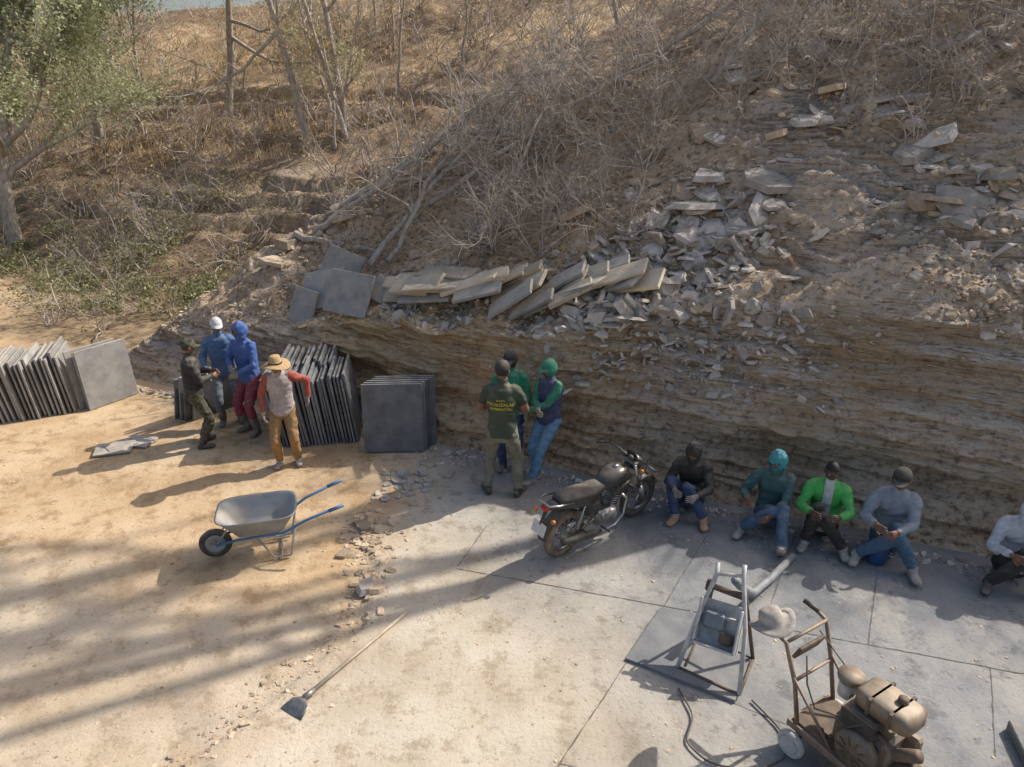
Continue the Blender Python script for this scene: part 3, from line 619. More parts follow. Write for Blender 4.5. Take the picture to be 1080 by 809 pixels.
u=rng.uniform(-7,9,1100);P=np.stack([*uw2xy(u,-.12-np.abs(rng.normal(0,.14,1100))),np.full(1100,.01)],-1);a.add(*rocks(P,np.clip(.018*np.exp(rng.normal(0,.6,1100)),.006,.08),np.full(1100,.5),.4));a.obj('stone_rubble',rg)
def chips(n,f,s0,s1,mt,name):
    P=f(n);P=np.column_stack([P,ground_h(P[:,0],P[:,1])[0]]);sz=np.clip(s0*np.exp(rng.normal(0,.6,n)),.005,s1);P[:,2]+=sz*.15;a=Acc();a.add(*rocks(P,sz,rng.uniform(.2,.5,n),.12));a.obj(name,mt)
chips(130,lambda n:np.column_stack([rng.normal(-1.62,.17,n),rng.normal(6.95,.40,n)]),.034,.11,rt,'broken_stone_pile')
chips(80,lambda n:np.column_stack([rng.normal(-1.35,.22,n),rng.normal(8.35,.22,n)]),.045,.13,slabd,'broken_stone_pile')
chips(60,lambda n:np.column_stack([rng.normal(-.75,.3,n),rng.normal(9.0,.12,n)]),.03,.1,rg,'broken_stone_pile')
def fl(n): y_=rng.uniform(3.2,7.6,n);return np.column_stack([bx(y_)-.08+rng.normal(0,.13,n),y_])
chips(650,fl,.012,.045,rt,'stone_chips')
chips(3800,lambda n:np.column_stack([rng.uniform(-9,6,n),rng.uniform(2.8,9.5,n)]),.006,.02,rt,'stone_chips')
m_=M()
for (x_,y_,sx,sy,r0) in ((-5.8,9.25,.5,.34,.3),(-5.55,9.5,.42,.3,-.2),(-5.75,9.35,.4,.25,.8)): m_.box((x_,y_,.035+.02*r0),(sx,sy,.035),slabd,Matrix.Rotation(r0,3,'Z')@Matrix.Rotation(.06,3,'X'),.006)
m_.obj('broken_slate_slab')
a=Acc();a.add(*rocks(np.array([[-1.52,6.12,.03]]),np.array([.13]),.5,.1));a.obj('stone_block',rg)
V=[(1.04,5.09),(1.9,4.6),(2.3,5.3),(1.5,5.80)];ds=mat('wet_slate_paving',(.15,.155,.165),(.24,.235,.225),3,.7,bmp=.3,bs=25)
b_=bmesh.new();lo=[b_.verts.new((x_,y_,-.02)) for x_,y_ in V];hi=[b_.verts.new((x_,y_,.035)) for x_,y_ in V];b_.faces.new(hi)
for i in range(4): b_.faces.new([lo[i],lo[(i+1)%4],hi[(i+1)%4],hi[i]])
me=bpy.data.meshes.new('p');b_.to_mesh(me);b_.free();me.materials.append(ds);link(bpy.data.objects.new('paving_slab',me))
m_=M();m_.box((4.35,3.95,.05),(.8,.6,.10),slabm,Matrix.Rotation(-.25,3,'Z'),.01);m_.obj('slate_slab')
# ------------------------------------------------------------ brush and trees
tw=mat('dry_twig',(.50,.45,.39),(.34,.28,.23),3,.9,island=.75);bark=mat('grey_bark',(.50,.45,.39),(.28,.23,.18),14,.9,bmp=.6,bs=40,stretch=(1,1,.25))
def shrubs(name,u,w,stems,L0,L1,r0,n1,n2,lean=.9,leaf=None,nl=0,ls=.03):
    B=surf(u,w);B=np.repeat(B,stems,0)+rng.normal(0,.05,(len(u)*stems,3))*[1,1,.2];d=rng.normal(0,lean,(len(B),3));d[:,2]=np.abs(d[:,2])*.6+.5
    P,R=grow(B,d,rng.uniform(L0,L1,len(B)),rng.uniform(r0*.6,r0*1.3,len(B)),7,.22,-.02)
    P1,R1=sprout(P,R,n1,.7,.55,.6,K=5,wob=.3);P2,R2=sprout(P1,R1,n2,.8,.6,.65,K=4,wob=.35)
    a=Acc();a.add(*tubes(P,R,4));a.add(*tubes(P1,R1));a.add(*tubes(P2,R2));a.obj(name,tw)
    if leaf is not None:
        i=rng.integers(0,len(P2),nl);c=P2[i,rng.integers(1,4,nl)]+rng.normal(0,.03,(nl,3));V,F=leaves(c,np.full(nl,ls));bulk(name+'_leaves',V,F,leaf)
yl=leafmat('dry_yellow_leaf',(.62,.48,.22),(.36,.23,.10));gl=leafmat('pale_green_leaf',(.62,.63,.38),(.32,.36,.18),.45);dg_=leafmat('bush_green_leaf',(.34,.35,.17),(.15,.16,.07));ol=leafmat('olive_leaf',(.38,.34,.15),(.16,.14,.06))
n=230;u=rng.uniform(-2.5,11,n);w=3.6+9*rng.random(n)**1.3;shrubs('dry_brush',u,w,8,.7,1.9,.012,9500,18000,leaf=yl,nl=3500,ls=.022)
n=40;u=rng.uniform(3.5,9.5,n);w=rng.uniform(2.6,6.0,n);shrubs('dry_brush',u,w,7,.4,1.1,.010,1300,2500,leaf=yl,nl=800,ls=.02)
n=34;u=rng.normal(-1.0,1.0,n);w=rng.normal(3.4,1.0,n).clip(1.6,6);shrubs('dry_brush',u,w,11,.7,1.6,.012,3200,5200,lean=1.3)
n=30;u=rng.uniform(-8,-2.5,n);w=rng.uniform(2.5,6,n);shrubs('dry_brush',u,w,5,.3,.9,.008,600,1200)
n=190;u=rng.uniform(-36,-5,n);w=rng.uniform(7.0,25,n);shrubs('dry_shrub',u,w,7,1.0,2.6,.022,5000,10000,lean=.5,leaf=yl,nl=16000,ls=.045)
n=100;u=rng.uniform(-32,-10,n);w=rng.uniform(1.5,9,n);shrubs('dry_shrub',u,w,7,.5,1.6,.016,2800,6000,lean=.7,leaf=ol,nl=18000,ls=.038)
c=[]
for k in range(44):
    u_=rng.uniform(-23,-9.8);w_=rng.uniform(1.5,7.0);p_=surf(np.array([u_]),np.array([w_]))[0];s_=rng.uniform(.25,.65);nq=int(rng.uniform(150,450));q=rng.normal(0,1,(nq,3));q=unit(q)*rng.uniform(.3,1,(nq,1))**.5;c.append(q*[s_*1.4,s_*1.1,s_*.8]*(1+.8*fbm(q[:,0]*2+k,q[:,1]*2,q[:,2]*2,2))[:,None]+[p_[0],p_[1],max(p_[2],0)+s_*.45])
c=np.concatenate(c);V,F=leaves(c,np.full(len(c),.048));bulk('green_bush',V,F,dg_)
n=34000;u=rng.uniform(-50,-2,n);w=rng.uniform(11,27,n);kp=rng.random(n)<np.clip(.4+1.6*fbm(u*.2,w*.25,41,3),0.02,1);u=u[kp];w=w[kp];n=len(u);P=surf(u,w);a1=rng.uniform(0,6.28,n);hh=rng.uniform(.12,.45,n);dx=np.stack([np.cos(a1),np.sin(a1),0*a1],-1)*.02;tp=P+np.stack([rng.normal(0,.1,n),rng.normal(0,.1,n),hh],-1)
V=np.stack([P-dx,P+dx,tp+dx*.2,tp-dx*.2],1).reshape(-1,3);bulk('dry_grass',V,np.arange(4*n).reshape(n,4),leafmat('dry_grass_blade',(.74,.58,.36),(.50,.36,.20),.3))
def tree(name,base,h,r,lean=(0,0,1),limbs=9,leafm=None,nl=0,ls=.05,wob=.07,lo=.35,crown=.55,twigs=400,ang=.7,up=.05,sub=6,clump=.11):
    root=empty(name,(0,0,0));b=np.array([base]);P,R=grow(b,[lean],[h],[r],14,wob,.02,.3)
    P1,R1=sprout(P,R,limbs,ang,crown,.6,lo=lo,K=9,wob=.18,up=up);P2,R2=sprout(P1,R1,limbs*sub,.7,.55,.6,K=6,wob=.22,up=up);P3,R3=sprout(P2,R2,twigs,.8,.6,.6,K=5,wob=.25)
    a=Acc();a.add(*tubes(P,R,9));a.add(*tubes(P1,R1,6));a.add(*tubes(P2,R2,4));a.add(*tubes(P3,np.maximum(R3,.004),3));a.obj('trunk_and_limbs',bark,True,root)
    if leafm is not None:
        i=rng.integers(0,len(P3),nl);c=P3[i,rng.integers(1,5,nl)]+rng.normal(0,clump,(nl,3));V,F=leaves(c,np.full(nl,ls));bulk('foliage',V,F,leafm,parent=root)
def S(u,w): return tuple(surf(np.array([u]),np.array([w]))[0]-np.array([0,0,.15]))
tree('bare_tree',S(-12.7,12.0),8.5,.14,(-.16,0,1),8,lo=.4,wob=.05)
tree('bare_tree',S(-11.8,12.9),8.5,.13,(-.18,0.05,1),8,lo=.35,wob=.06)
tree('bare_tree',S(-11.6,12.5),7.5,.10,(-.28,0,1),7,lo=.35,wob=.06)
for k in range(12):
    tree('bare_tree',S(rng.uniform(-30,-7),rng.uniform(11,22)),rng.uniform(3,6),rng.uniform(.05,.09),(rng.normal(0,.15),0,1),7,yl if k%2 else None,1500,.045,lo=.25,wob=.09,twigs=220)
tree('leafy_tree',S(-20.3,6.4),7.2,.24,(-.05,0,1),16,gl,42000,.062,.09,.22,.75,1100,clump=.16)
tree('leafy_tree',S(-23,12),8.5,.20,(.15,0,1),15,gl,32000,.065,.09,.22,.7,1000,clump=.18)
tree('leafy_tree',S(-19,15),7.5,.18,(.0,0,1),13,gl,20000,.065,.09,.3,.7,800,clump=.18)
tree('leafy_tree',S(-30,19),7,.2,(0,0,1),12,yl,14000,.08,.09,.3,.7,700)
for (x_,y_,h_,r_,lm) in ((7.8,10.2,10.5,.14,7),(12.2,14.8,17,.20,10),(10.5,12.0,13,.13,6),(13.6,13.6,15,.17,9),(15.5,17.2,18,.19,9)):
    q=np.array([x_,y_-8.95]);u_=q[0]*CT-q[1]*ST;w_=q[0]*ST+q[1]*CT
    tree('bare_tree',S(u_,max(.3,w_-1.0)),h_,r_,(.04,0,1),lm,lo=.35,wob=.06,twigs=150,crown=.5,sub=4)
tree('bare_tree',S(5.6,4.6),3.2,.06,(.25,.1,1),5,lo=.4,wob=.1,twigs=60)
tree('bare_tree',S(-1.2,8.0),3.6,.05,(-.1,.1,1),6,lo=.3,wob=.1,twigs=120)
tree('bare_tree',S(2.2,8.5),3.4,.05,(.1,.1,1),6,lo=.3,wob=.1,twigs=120)
root=empty('fallen_branch')
def br(pts,r,nsp=14):
    P=np.array([list(SP(u,w,dz)) for u,w,dz in pts]);K=12;tt=np.linspace(0,len(P)-1,K);Q=np.stack([np.interp(tt,np.arange(len(P)),P[:,i]) for i in range(3)],-1)+rng.normal(0,.03,(K,3));Q=Q[None];R=(r*np.linspace(1,.35,K))[None]
    P1,R1=sprout(Q,R,nsp,.55,.35,.5,K=7,wob=.2,lo=.2);P2,R2=sprout(P1,R1,nsp*5,.7,.5,.5,K=5,wob=.3);a=Acc();a.add(*tubes(Q,R,8));a.add(*tubes(P1,R1,5));a.add(*tubes(P2,R2,3));a.obj('branch',bark,True,root)
br([(-5.1,2.4,.15),(-4.2,3.2,.3),(-3.5,4.0,.3),(-2.0,4.8,.6)],.075)
br([(-5.3,2.1,.1),(-4.5,2.6,.3),(-3.4,3.2,.5),(-2.3,4.0,.9)],.065)
br([(-5.6,2.0,.1),(-4.6,1.9,.15),(-3.4,1.6,.15)],.07,6)
br([(-3.6,1.3,.25),(-2.6,3.0,.6),(-1.6,4.6,.9)],.06)
br([(-3.2,1.4,.1),(-2.9,2.4,.8),(-2.2,3.4,1.3)],.05)
br([(-2.8,2.2,.5),(-1.0,3.4,.8),(.6,4.4,.7)],.05)
br([(-1.6,1.6,.2),(-1.2,2.6,.8),(-1.0,3.6,1.2)],.04)
br([(-3.9,3.0,.1),(-2.0,3.4,.5),(-.2,3.2,.5)],.045)
br([(1.5,4.0,.3),(2.5,5.0,.9),(3.5,5.6,1.2)],.045)
br([(4.0,5.0,.3),(5.0,4.6,.6),(6.0,4.0,.6)],.04)
br([(.2,5.4,.3),(2.2,6.0,.8),(4.2,6.6,.9)],.05)
# ------------------------------------------------------------ motorcycle
tyre=mat('tyre_rubber',(.03,.03,.03),(.07,.06,.05),14,.85,dust=.5);dtyre=mat('dusty_tyre',(.30,.22,.14),(.08,.065,.05),10,.9);chrome=mat('worn_chrome',(.55,.55,.55),(.4,.4,.4),12,.35,1);steel=mat('engine_aluminium',(.35,.35,.35),(.18,.17,.16),16,.5,.7,dust=.3);bpaint=mat('black_paint',(.012,.012,.014),(.03,.028,.026),8,.32,dust=.3);vinyl=mat('seat_vinyl',(.02,.02,.02),(.035,.03,.03),20,.7,dust=.3);redp=mat('red_lens',(.5,.02,.02),(.4,.02,.02),rough=.2);platem=mat('licence_plate',(.65,.65,.65),(.5,.5,.5),30,.5);blk=mat('black_plastic',(.02,.02,.02),(.04,.04,.035),10,.6,dust=.3);glass=mat('headlamp_glass',(.6,.6,.6),(.5,.5,.5),rough=.05)
mo=empty('motorcycle',(.558,6.74,0),fwd=(.76,.65));Z3=Vector((0,0,1))
tilt=Matrix.Rotation(math.radians(7),4,'X')
def part(m,name,root,mw=None):
    o=m.obj(name)
    if mw is not None: o.data.transform(mw)
    o.parent=root;return o
for nm,xx,tm_ in (('rear_wheel',0,dtyre),('front_wheel',1.24,tyre)):
    m=M();c0=Vector((xx,0,.30));m.ring(c0,(0,1,0),.252,.048,tm_,48,10);m.ring(c0,(0,1,0),.205,.014,chrome,40,6,1.6)
    m.tube([c0-Vector((0,.05,0)),c0+Vector((0,.05,0))],.045,steel,14)
    for k in range(28):
        a=2*math.pi*k/28;s_=1 if k%2 else -1;m.tube([c0+Vector((.04*math.cos(a+.5*s_),s_*.035,.04*math.sin(a+.5*s_))),c0+Vector((.2*math.cos(a),0,.2*math.sin(a)))],.0028,chrome,4)
    if xx>0: m.lathe([(.05,.06),(.11,.06),(.11,.064),(.05,.064)],c0,(0,-1,0),chrome,24)
    else: m.lathe([(.0,-.065),(.07,-.065),(.085,-.02),(.085,.04),(0,.05)],c0,(0,1,0),steel,20);m.ring(c0+Vector((0,.07,0)),(0,1,0),.085,.008,steel,24,5)
    part(m,nm,mo,tilt)
m=M()
for s_ in(-1,1):
    m.tube([(1.24,s_*.085,.30),(1.13,s_*.085,.52)],.030,steel,10);m.tube([(1.13,s_*.085,.52),(.96,s_*.085,.88)],.020,chrome,10)
    m.tube([(.97,s_*.04,.93),(.93,s_*.12,1.0),(.90,s_*.28,1.03),(.80,s_*.37,1.02)],.012,bpaint,8);m.tube([(.86,s_*.32,1.025),(.78,s_*.385,1.02)],.018,blk,10)
    m.tube([(.89,s_*.27,1.04),(.92,s_*.30,1.16)],.006,blk,6);m.ell((.925,s_*.31,1.19),(.012,.06,.042),blk,12);m.tube([(.90,s_*.26,1.03),(.93,s_*.38,1.0)],.006,chrome,5)
    m.ell((1.02,s_*.15,.82),(.03,.03,.022),mat('orange_lens',(.6,.2,.02),(.5,.15,.02),rough=.3),10)
m.box((.95,0,.92),(.08,.22,.04),steel,None,.01);m.box((1.04,0,.54),(.04,.18,.03),bpaint)
m.ell((1.05,0,.86),(.08,.10,.10),bpaint,16);m.ell((1.09,0,.86),(.05,.075,.075),glass,14)
m.loft([((.99,0,.95),(0,1,0),(-.4,0,1),.10,.03),((.98,0,1.0),(0,1,0),(-.4,0,1),.08,.025),((.97,0,1.03),(0,1,0),(-.4,0,1),.05,.015)],blk,14)
m.ell((.90,-.05,1.0),(.03,.04,.03),blk,12);m.ell((.90,.05,1.0),(.03,.04,.03),blk,12)
m.tube([(.92,.1,1.0),(1.06,.12,.92),(1.0,.06,.7),(.8,.05,.62)],.006,blk,6);m.tube([(.92,-.1,1.0),(1.07,-.11,.94),(1.1,-.1,.6),(1.2,-.09,.36)],.006,blk,6)
V=[];F=[]
for i in range(13):
    a=math.radians(20+i*11.5)
    for j in range(5):
        yy=(j-2)/2;rr=.325-.03*yy*yy;V.append((1.24+rr*math.cos(a),yy*.06,.30+rr*math.sin(a)))
for i in range(12):
    for j in range(4): F.append([i*5+j,i*5+j+1,i*5+6+j,i*5+5+j])
m.add(V,F,bpaint);part(m,'fork_and_handlebar',mo,tilt)
m=M();ax=(0,1,0)
m.loft([((.90,0,.80),ax,Z3,.03,.04),((.87,0,.80),ax,Z3,.09,.09),((.78,0,.81),ax,Z3,.135,.115),((.66,0,.81),ax,Z3,.14,.11),((.54,0,.78),ax,Z3,.11,.085),((.46,0,.76),ax,Z3,.07,.05)],bpaint,20,p=2.5);m.lathe([(0,.015),(.03,.015),(.032,0)],(.72,0,.925),(0,0,1),chrome,16)
for s_ in(-1,1): m.loft([((.88,s_*.10,.72),ax,Z3,.01,.02),((.80,s_*.15,.70),ax,Z3,.02,.08),((.68,s_*.145,.68),ax,Z3,.02,.05),((.62,s_*.12,.68),ax,Z3,.01,.02)],bpaint,12)
part(m,'fuel_tank',mo,tilt)
m=M();m.loft([((.52,0,.76),ax,Z3,.07,.04),((.42,0,.765),ax,Z3,.11,.05),((.25,0,.77),ax,Z3,.13,.05),((.08,0,.80),ax,Z3,.125,.05),((-.12,0,.83),ax,Z3,.11,.045),((-.2,0,.83),ax,Z3,.07,.03)],vinyl,18,p=2.8);part(m,'seat',mo,tilt)
m=M()
m.loft([((.45,0,.66),ax,Z3,.09,.06),((.25,0,.66),ax,Z3,.12,.08),((.05,0,.72),ax,Z3,.11,.06),((-.2,0,.78),ax,Z3,.085,.045),((-.36,0,.81),ax,Z3,.05,.03)],bpaint,16,p=2.6);m.ell((-.37,0,.80),(.03,.06,.03),redp,12)
m.tube([(-.05,.12,.80),(-.28,.12,.86),(-.38,.08,.87),(-.38,-.08,.87),(-.28,-.12,.86),(-.05,-.12,.80)],.011,chrome,8)
V=[];F=[]
for i in range(12):
    a=math.radians(75+i*9)
    for j in range(5): yy=(j-2)/2;rr=.36-.02*yy*yy;V.append((rr*math.cos(a)*1.05,yy*.07,.34+rr*math.sin(a)))
for i in range(11):
    for j in range(4): F.append([i*5+j,i*5+j+1,i*5+6+j,i*5+5+j])
m.add(V,F,blk)
m.box((-.42,0,.56),(.008,.19,.14),platem,Matrix.Rotation(.25,3,'Y'),.002);m.tube([(-.33,0,.78),(-.40,0,.6)],.02,blk,8)
for s_ in(-1,1): m.ell((-.36,s_*.14,.70),(.03,.03,.022),mat('orange_lens',(.6,.2,.02)),10)
part(m,'tail_and_rear_mudguard',mo,tilt)
m=M()
m.tube([(.95,0,.86),(.86,0,.55),(.82,0,.28)],.02,blk,8);m.tube([(.93,0,.84),(.6,0,.68),(.1,0,.68)],.018,blk,8)
for s_ in(-1,1):
    m.tube([(.40,s_*.06,.35),(0,s_*.10,.30)],.018,blk,8);m.tube([(.02,s_*.12,.32),(.14,s_*.12,.68)],.012,chrome,8)
    for k in range(9): m.ring((.02+.12*(.3+.06*k),s_*.12,.32+.36*(.3+.06*k)),(.12,0,.36),.024,.004,chrome,14,4)
    m.tube([(.50,s_*.10,.24),(.50,s_*.24,.24)],.012,blk,8);m.tube([(.16,s_*.10,.34),(.16,s_*.2,.36)],.011,blk,8)
m.box((.60,0,.32),(.34,.20,.20),steel,None,.04);m.lathe([(0,.12),(.08,.12),(.095,.09),(.095,0)],(.66,0,.31),(0,-1,0),steel,20);m.lathe([(0,.12),(.08,.12),(.095,.09),(.095,0)],(.54,0,.31),(0,1,0),steel,20)
R=Matrix.Rotation(.35,3,'Y')
for k in range(7): m.box(Vector((.72,0,.42))+R@Vector((0,0,.03*k)),(.15,.15,.012),steel,R,.003)
m.box(Vector((.72,0,.42))+R@Vector((0,0,.1)),(.10,.10,.22),steel,R,.01);m.ell((.58,-.02,.50),(.05,.05,.05),blk,10);m.box((.36,0,.52),(.22,.16,.18),blk,None,.03)
m.tube([(.80,-.06,.56),(.88,-.11,.48),(.84,-.13,.28),(.70,-.14,.19),(.45,-.15,.22)],.017,chrome,10);m.tube([(.45,-.15,.22),(.30,-.17,.27),(.0,-.19,.35),(-.22,-.19,.40)],[.02,.042,.046,.040],blk,14)
m.tube([(.02,.075,.37),(.40,.075,.40)],.02,blk,8);m.tube([(.48,.10,.24),(.44,.26,.0)],.010,blk,8);m.tube([(.48,-.10,.42),(.53,-.15,.30)],.007,chrome,6)
part(m,'engine_and_frame',mo,tilt)
# ------------------------------------------------------------ wheelbarrow
wb=empty('wheelbarrow',(-3.32,6.72,-.02),fwd=(-.965,-.26));zinc=mat('galvanised_steel',(.34,.38,.42),(.24,.27,.30),7,.55,.3,dust=.7);bluep=mat('blue_painted_tube',(.04,.22,.45),(.05,.14,.28),12,.5,dust=.2)
m=M();xa=(1,0,0);ya=(0,1,0)
def tr(x0,x1,wy,z): return (((x0+x1)/2,0,z),xa,ya,(x1-x0)/2,wy)
m.loft([tr(-.72,-.30,.17,.30),tr(-.76,-.24,.20,.32),tr(-.90,-.08,.30,.54),tr(-.92,-.05,.32,.56),tr(-.90,-.07,.305,.56),tr(-.88,-.10,.29,.54),tr(-.75,-.26,.19,.335),tr(-.70,-.32,.16,.32)],zinc,32,p=4.5);part(m,'tray',wb)
m=M()
for s_ in(-1,1):
    m.tube([(0,s_*.06,.18),(-.25,s_*.14,.26),(-.75,s_*.20,.31),(-1.0,s_*.25,.46),(-1.38,s_*.28,.60)],.016,bluep,10);m.tube([(-1.26,s_*.275,.555),(-1.42,s_*.285,.61)],.021,bluep,10)
    m.tube([(-.45,s_*.17,.29),(-.62,s_*.21,.02),(-.80,s_*.22,.02),(-.88,s_*.21,.38)],.012,zinc,8);m.tube([(-.02,s_*.07,.18),(-.16,s_*.16,.42)],.009,zinc,6)
m.tube([(-.70,-.215,.02),(-.70,.215,.02)],.010,zinc,8);part(m,'frame_and_handles',wb)
m=M();m.ring((0,0,.18),(0,1,0),.14,.038,tyre,32,10);m.lathe([(.11,-.02),(.03,-.03),(.03,.03),(.11,.02)],(0,0,.18),(0,1,0),zinc,20);m.tube([(0,-.08,.18),(0,.08,.18)],.012,zinc,8);part(m,'wheel',wb)
# ------------------------------------------------------------ hoe
ho=empty('hoe');wood=mat('worn_wood_handle',(.50,.42,.32),(.34,.27,.20),12,.8);m=M();m.tube([(-1.05,5.72,.03),(-1.40,5.19,.035),(-1.74,4.66,.05)],[.014,.016,.018],wood,10);part(m,'handle',ho)
m=M();m.tube([(-1.71,4.70,.048),(-1.77,4.61,.055)],.026,steel,10);m.loft([((-1.77,4.60,.06),(.84,-.54,0),(0,0,1),.03,.006),((-1.79,4.57,.045),(.84,-.54,0),(0,0,1),.10,.004),((-1.85,4.48,.01),(.84,-.54,0),(0,0,1),.125,.003)],steel,12,p=5);part(m,'blade',ho)
# ------------------------------------------------------------ trestle
tc_=empty('stone_saw_trestle',(0,0,0));pale=mat('chalky_painted_steel',(.58,.60,.62),(.36,.36,.35),9,.6,dust=.5);rust=mat('rusty_dark_steel',(.11,.09,.075),(.20,.14,.09),14,.75,.3)
A_=Vector((1.49,4.98,.035));B_=Vector((1.95,4.66,.035));C_=Vector((2.2,5.08,.035));D_=Vector((1.80,5.42,.035));T1=Vector((1.86,5.34,.78));T2=Vector((2.06,5.22,.84))
m=M();m.tube([A_,A_.lerp(T1,.45)+Vector((0,0,.05)),T1,T1+Vector((.02,.06,.08))],.020,pale,10);m.tube([B_,B_.lerp(T2,.5)+Vector((.03,0,.04)),T2,T2+Vector((.02,.06,.08))],.020,pale,10);m.tube([C_,C_.lerp(T2,.6),T2],.018,rust,10);m.tube([D_,T1],.016,rust,10)
m.tube([A_,B_],.016,rust,8);m.tube([A_+(C_-A_)*.1,D_],.012,rust,8);m.tube([B_,C_],.014,rust,8);m.tube([T1,T2],.016,pale,8);m.tube([A_.lerp(T1,.6),B_.lerp(T2,.6)],.014,pale,8);m.tube([A_.lerp(T1,.85),B_.lerp(T2,.85)],.012,rust,8);m.tube([D_,C_],.012,rust,8);m.tube([D_.lerp(T1,.5),C_.lerp(T2,.5)],.012,pale,8)
part(m,'tube_frame',tc_)
m=M();e1_=(B_-A_).normalized();up_=(T1.lerp(T2,.5)-A_.lerp(B_,.5)).normalized();nm_=e1_.cross(up_).normalized()
if nm_.y>0: nm_=-nm_
R=Matrix((up_.cross(nm_),nm_,up_)).transposed();cc=A_.lerp(B_,.5).lerp(T1.lerp(T2,.5),.52)-nm_*.05
m.box(cc,(.36,.02,.40),pale,R,.006);m.box(cc+nm_*.07-up_*.2,(.36,.14,.02),pale,R,.006);m.box(cc+nm_*.07+e1_*.18,(.02,.14,.38),pale,R,.006);m.box(cc+nm_*.07-e1_*.18,(.02,.14,.38),pale,R,.006);m.box(cc+up_*.02+nm_*.05-e1_*.05,(.20,.09,.16),mat('blue_grey_motor',(.16,.22,.28),(.1,.13,.16),12,.5,dust=.3),R,.03);m.box(cc-up_*.10+nm_*.05+e1_*.08,(.12,.07,.10),rust,R,.02)
m.tube([cc+up_*.30-e1_*.16,cc+up_*.30+e1_*.16],.030,rust,12);m.ring(cc+up_*.30-e1_*.18,e1_,.05,.012,rust,20,6)
part(m,'saw_table',tc_)
hosem=mat('grey_hose',(.26,.30,.34),(.18,.20,.22),10,.6,dust=.4);m=M();m.tube([(3.12,6.62,.05),(2.75,6.22,.06),(2.45,5.9,.12),(2.20,5.62,.42),(2.06,5.4,.66)],.040,hosem,12);m.obj('suction_hose')
m=M();P_=[(1.45,4.75),(1.52,4.45),(1.38,4.2),(1.52,4.0),(1.85,3.92),(2.15,4.05),(2.2,4.3),(2.05,4.62)];P_=np.array(P_);tt=np.linspace(0,7,43);Q=np.stack([np.interp(tt,np.arange(8),P_[:,i]) for i in (0,1)],-1)
for _ in range(3): Q[1:-1]=(Q[:-2]+Q[1:-1]*2+Q[2:])/4
m.tube([(x_,y_,.016) for x_,y_ in Q],.008,blk,8);m.obj('electric_cable')
# ------------------------------------------------------------ engine saw
es=empty('concrete_saw',(2.62,3.92,0),fwd=(.52,-.85));fr=mat('brown_machine_paint',(.17,.11,.08),(.26,.18,.13),10,.6,.2,dust=.4);tank=mat('tan_fuel_tank',(.26,.20,.14),(.14,.09,.06),8,.6,.2,dust=.45);eng=mat('oily_cast_iron',(.08,.07,.06),(.17,.13,.10),18,.6,.4,dust=.3)
m=M()
for s_ in(-1,1):
    m.box((0,s_*.22,.24),(.95,.06,.06),fr,None,.006)
    m.tube([(-.40,s_*.22,.26),(-.48,s_*.22,.60),(-.60,s_*.24,.92),(-.72,s_*.25,.95)],.018,fr,10);m.tube([(-.68,s_*.25,.945),(-.82,s_*.25,.96)],.022,blk,10);m.tube([(-.1,s_*.22,.27),(-.50,s_*.23,.66)],.012,fr,8)
for xx in(-.45,0,.45): m.box((xx,0,.24),(.05,.40,.05),fr,None,.005)
m.tube([(-.49,-.22,.62),(-.49,.22,.62)],.014,fr,8);m.tube([(-.60,-.24,.92),(-.60,.24,.92)],.014,fr,8);m.box((-.56,0,.80),(.03,.30,.14),rust,Matrix.Rotation(.4,3,'Y'),.01)
m.box((0,0,.28),(.9,.44,.012),rust,None,.003);part(m,'chassis_and_handlebar',es)
m=M()
for xx,s_ in((-.38,-1),(-.38,1),(.36,-1),(.36,1)):
    c0=Vector((xx,s_*.29,.115));m.lathe([(0,-.035),(.06,-.035),(.075,-.03),(.08,0),(.075,.03),(.06,.035),(0,.035)],c0,(0,1,0),pale,24);m.ring(c0,(0,1,0),.092,.023,pale if xx<0 else tyre,28,8,1.4);m.tube([(xx,0,.14),c0],.016,rust,8)
part(m,'wheels',es)
m=M();m.box((.02,0,.42),(.40,.28,.26),eng,None,.03);m.box((.0,-.06,.60),(.20,.18,.16),eng,None,.02)
for k in range(8): m.box((.0,-.06,.53+.02*k),(.26,.22,.008),eng,None,.002)
m.loft([((.10,.05,.68),xa,ya,.18,.13),((.10,.05,.70),xa,ya,.21,.15),((.10,.05,.79),xa,ya,.21,.15),((.10,.05,.82),xa,ya,.17,.115)],tank,24,p=5)
for q in (-.08,.08): m.box((.10+q,.05,.75),(.025,.315,.14),rust,None,.004)
m.lathe([(0,.035),(.035,.035),(.038,0)],(.16,.08,.82),(0,0,1),rust,16)
m.lathe([(0,.14),(.06,.14),(.075,.12),(.075,.0),(0,.0)],(-.24,.10,.54),(0,0,1),pale,22);m.lathe([(0,.06),(.095,.055),(.10,.03),(.09,0),(0,0)],(-.24,.10,.68),(0,0,1),tank,24);m.tube([(-.24,.10,.6),(-.1,.02,.56)],.028,eng,10)
m.lathe([(0,.10),(.13,.10),(.15,.07),(.15,0),(0,0)],(.05,-.15,.42),(0,-1,0),eng,28);m.lathe([(0,.10),(.11,.10),(.13,.07),(.13,0),(0,0)],(.05,.15,.42),(0,1,0),eng,28)
for k in range(10): a=2*math.pi*k/10;m.tube([(.05+.06*math.cos(a),-.255,.42+.06*math.sin(a)),(.05+.125*math.cos(a),-.255,.42+.125*math.sin(a))],.006,rust,5)
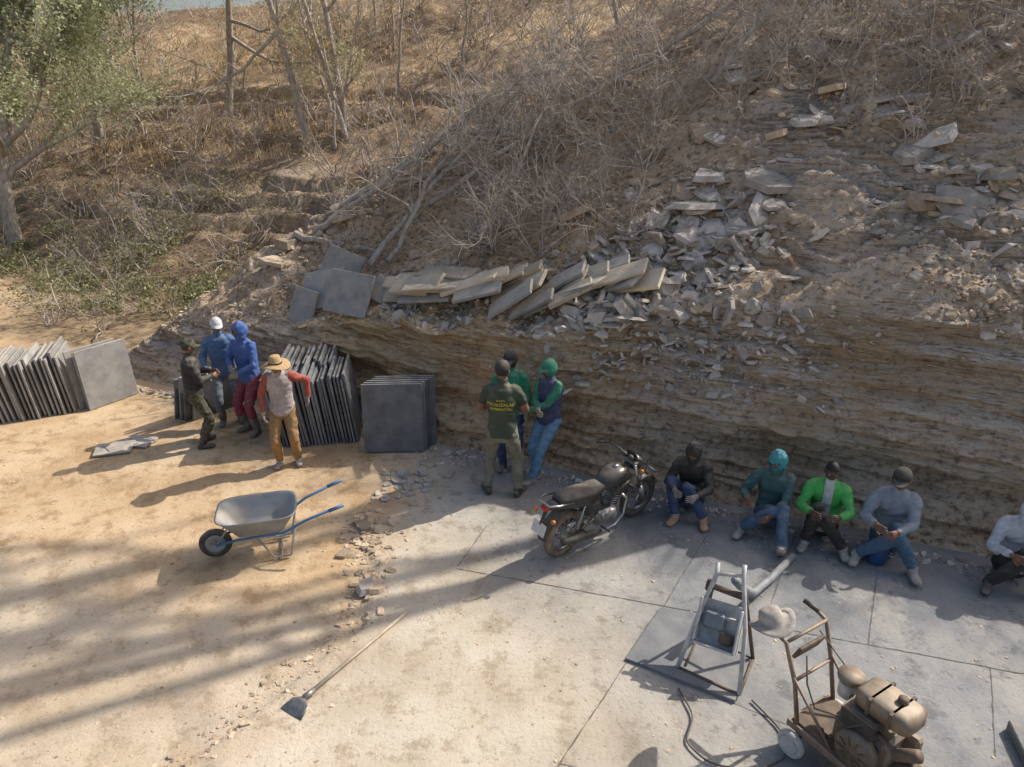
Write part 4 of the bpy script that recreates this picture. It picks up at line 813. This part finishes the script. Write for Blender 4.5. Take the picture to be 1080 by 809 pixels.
m.tube([(.12,-.10,.60),(.26,-.16,.62),(.34,-.16,.66)],.02,rust,8);m.tube([(.30,-.16,.60),(.44,-.16,.72)],.045,rust,14)
m.tube([(-.12,-.16,.56),(-.3,-.2,.5),(-.42,-.16,.62),(-.5,-.1,.8)],.007,blk,6);m.tube([(-.1,.1,.65),(-.35,.16,.72),(-.58,.14,.88)],.006,blk,6);m.tube([(.1,-.1,.68),(0,-.2,.6),(-.1,-.18,.45)],.006,blk,6)
m.box((.24,.17,.42),(.14,.08,.24),tank,None,.02);m.box((-.1,.18,.36),(.14,.07,.12),fr,None,.015)
for q in range(6): m.ell((.25*math.cos(q*1.9),.16*math.sin(q*2.3),.30),(.02,.02,.015),rust,8)
part(m,'engine',es)
m=M();V=[];F=[];n=18
for i in range(n+1):
    a=math.pi*i/n
    for rr,yy in ((.0,-.30),(.22,-.30),(.22,-.36),(.0,-.36)): V.append((.52+rr*math.cos(a),yy,.24+rr*math.sin(a)))
for i in range(n):
    for j in range(4): F.append([i*4+j,i*4+(j+1)%4,(i+1)*4+(j+1)%4,(i+1)*4+j])
m.add(V,F,rust);m.lathe([(0,.002),(.17,.002),(.17,-.002),(0,-.002)],(.52,-.33,.22),(0,1,0),steel,36);m.tube([(.52,0,.24),(.52,-.34,.24)],.016,steel,8)
part(m,'blade_guard',es)
m=M();hatm=mat('dusty_felt_hat',(.46,.42,.37),(.30,.26,.22),20,.95);m.lathe([(.002,.11),(.05,.11),(.08,.09),(.095,.03),(.10,.0),(.14,-.01),(.18,-.01),(.18,-.016),(.10,-.006)],(-.78,-.20,.98),(-.35,-.15,.9),hatm,30,wave=1.2);part(m,'hanging_hat',es)
m=M();m.lathe([(0,0),(.10,0),(.115,.02),(.115,.20),(.10,.24),(.04,.27),(.04,.31),(0,.31)],(4.05,6.62,0),(0,0,1),mat('blue_plastic',(.03,.09,.22),(.03,.07,.18),10,.4),20);m.tube([(4.0,6.6,.27),(4.0,6.6,.34),(4.1,6.64,.34),(4.1,6.64,.27)],.008,blk,6);m.obj('water_jug')
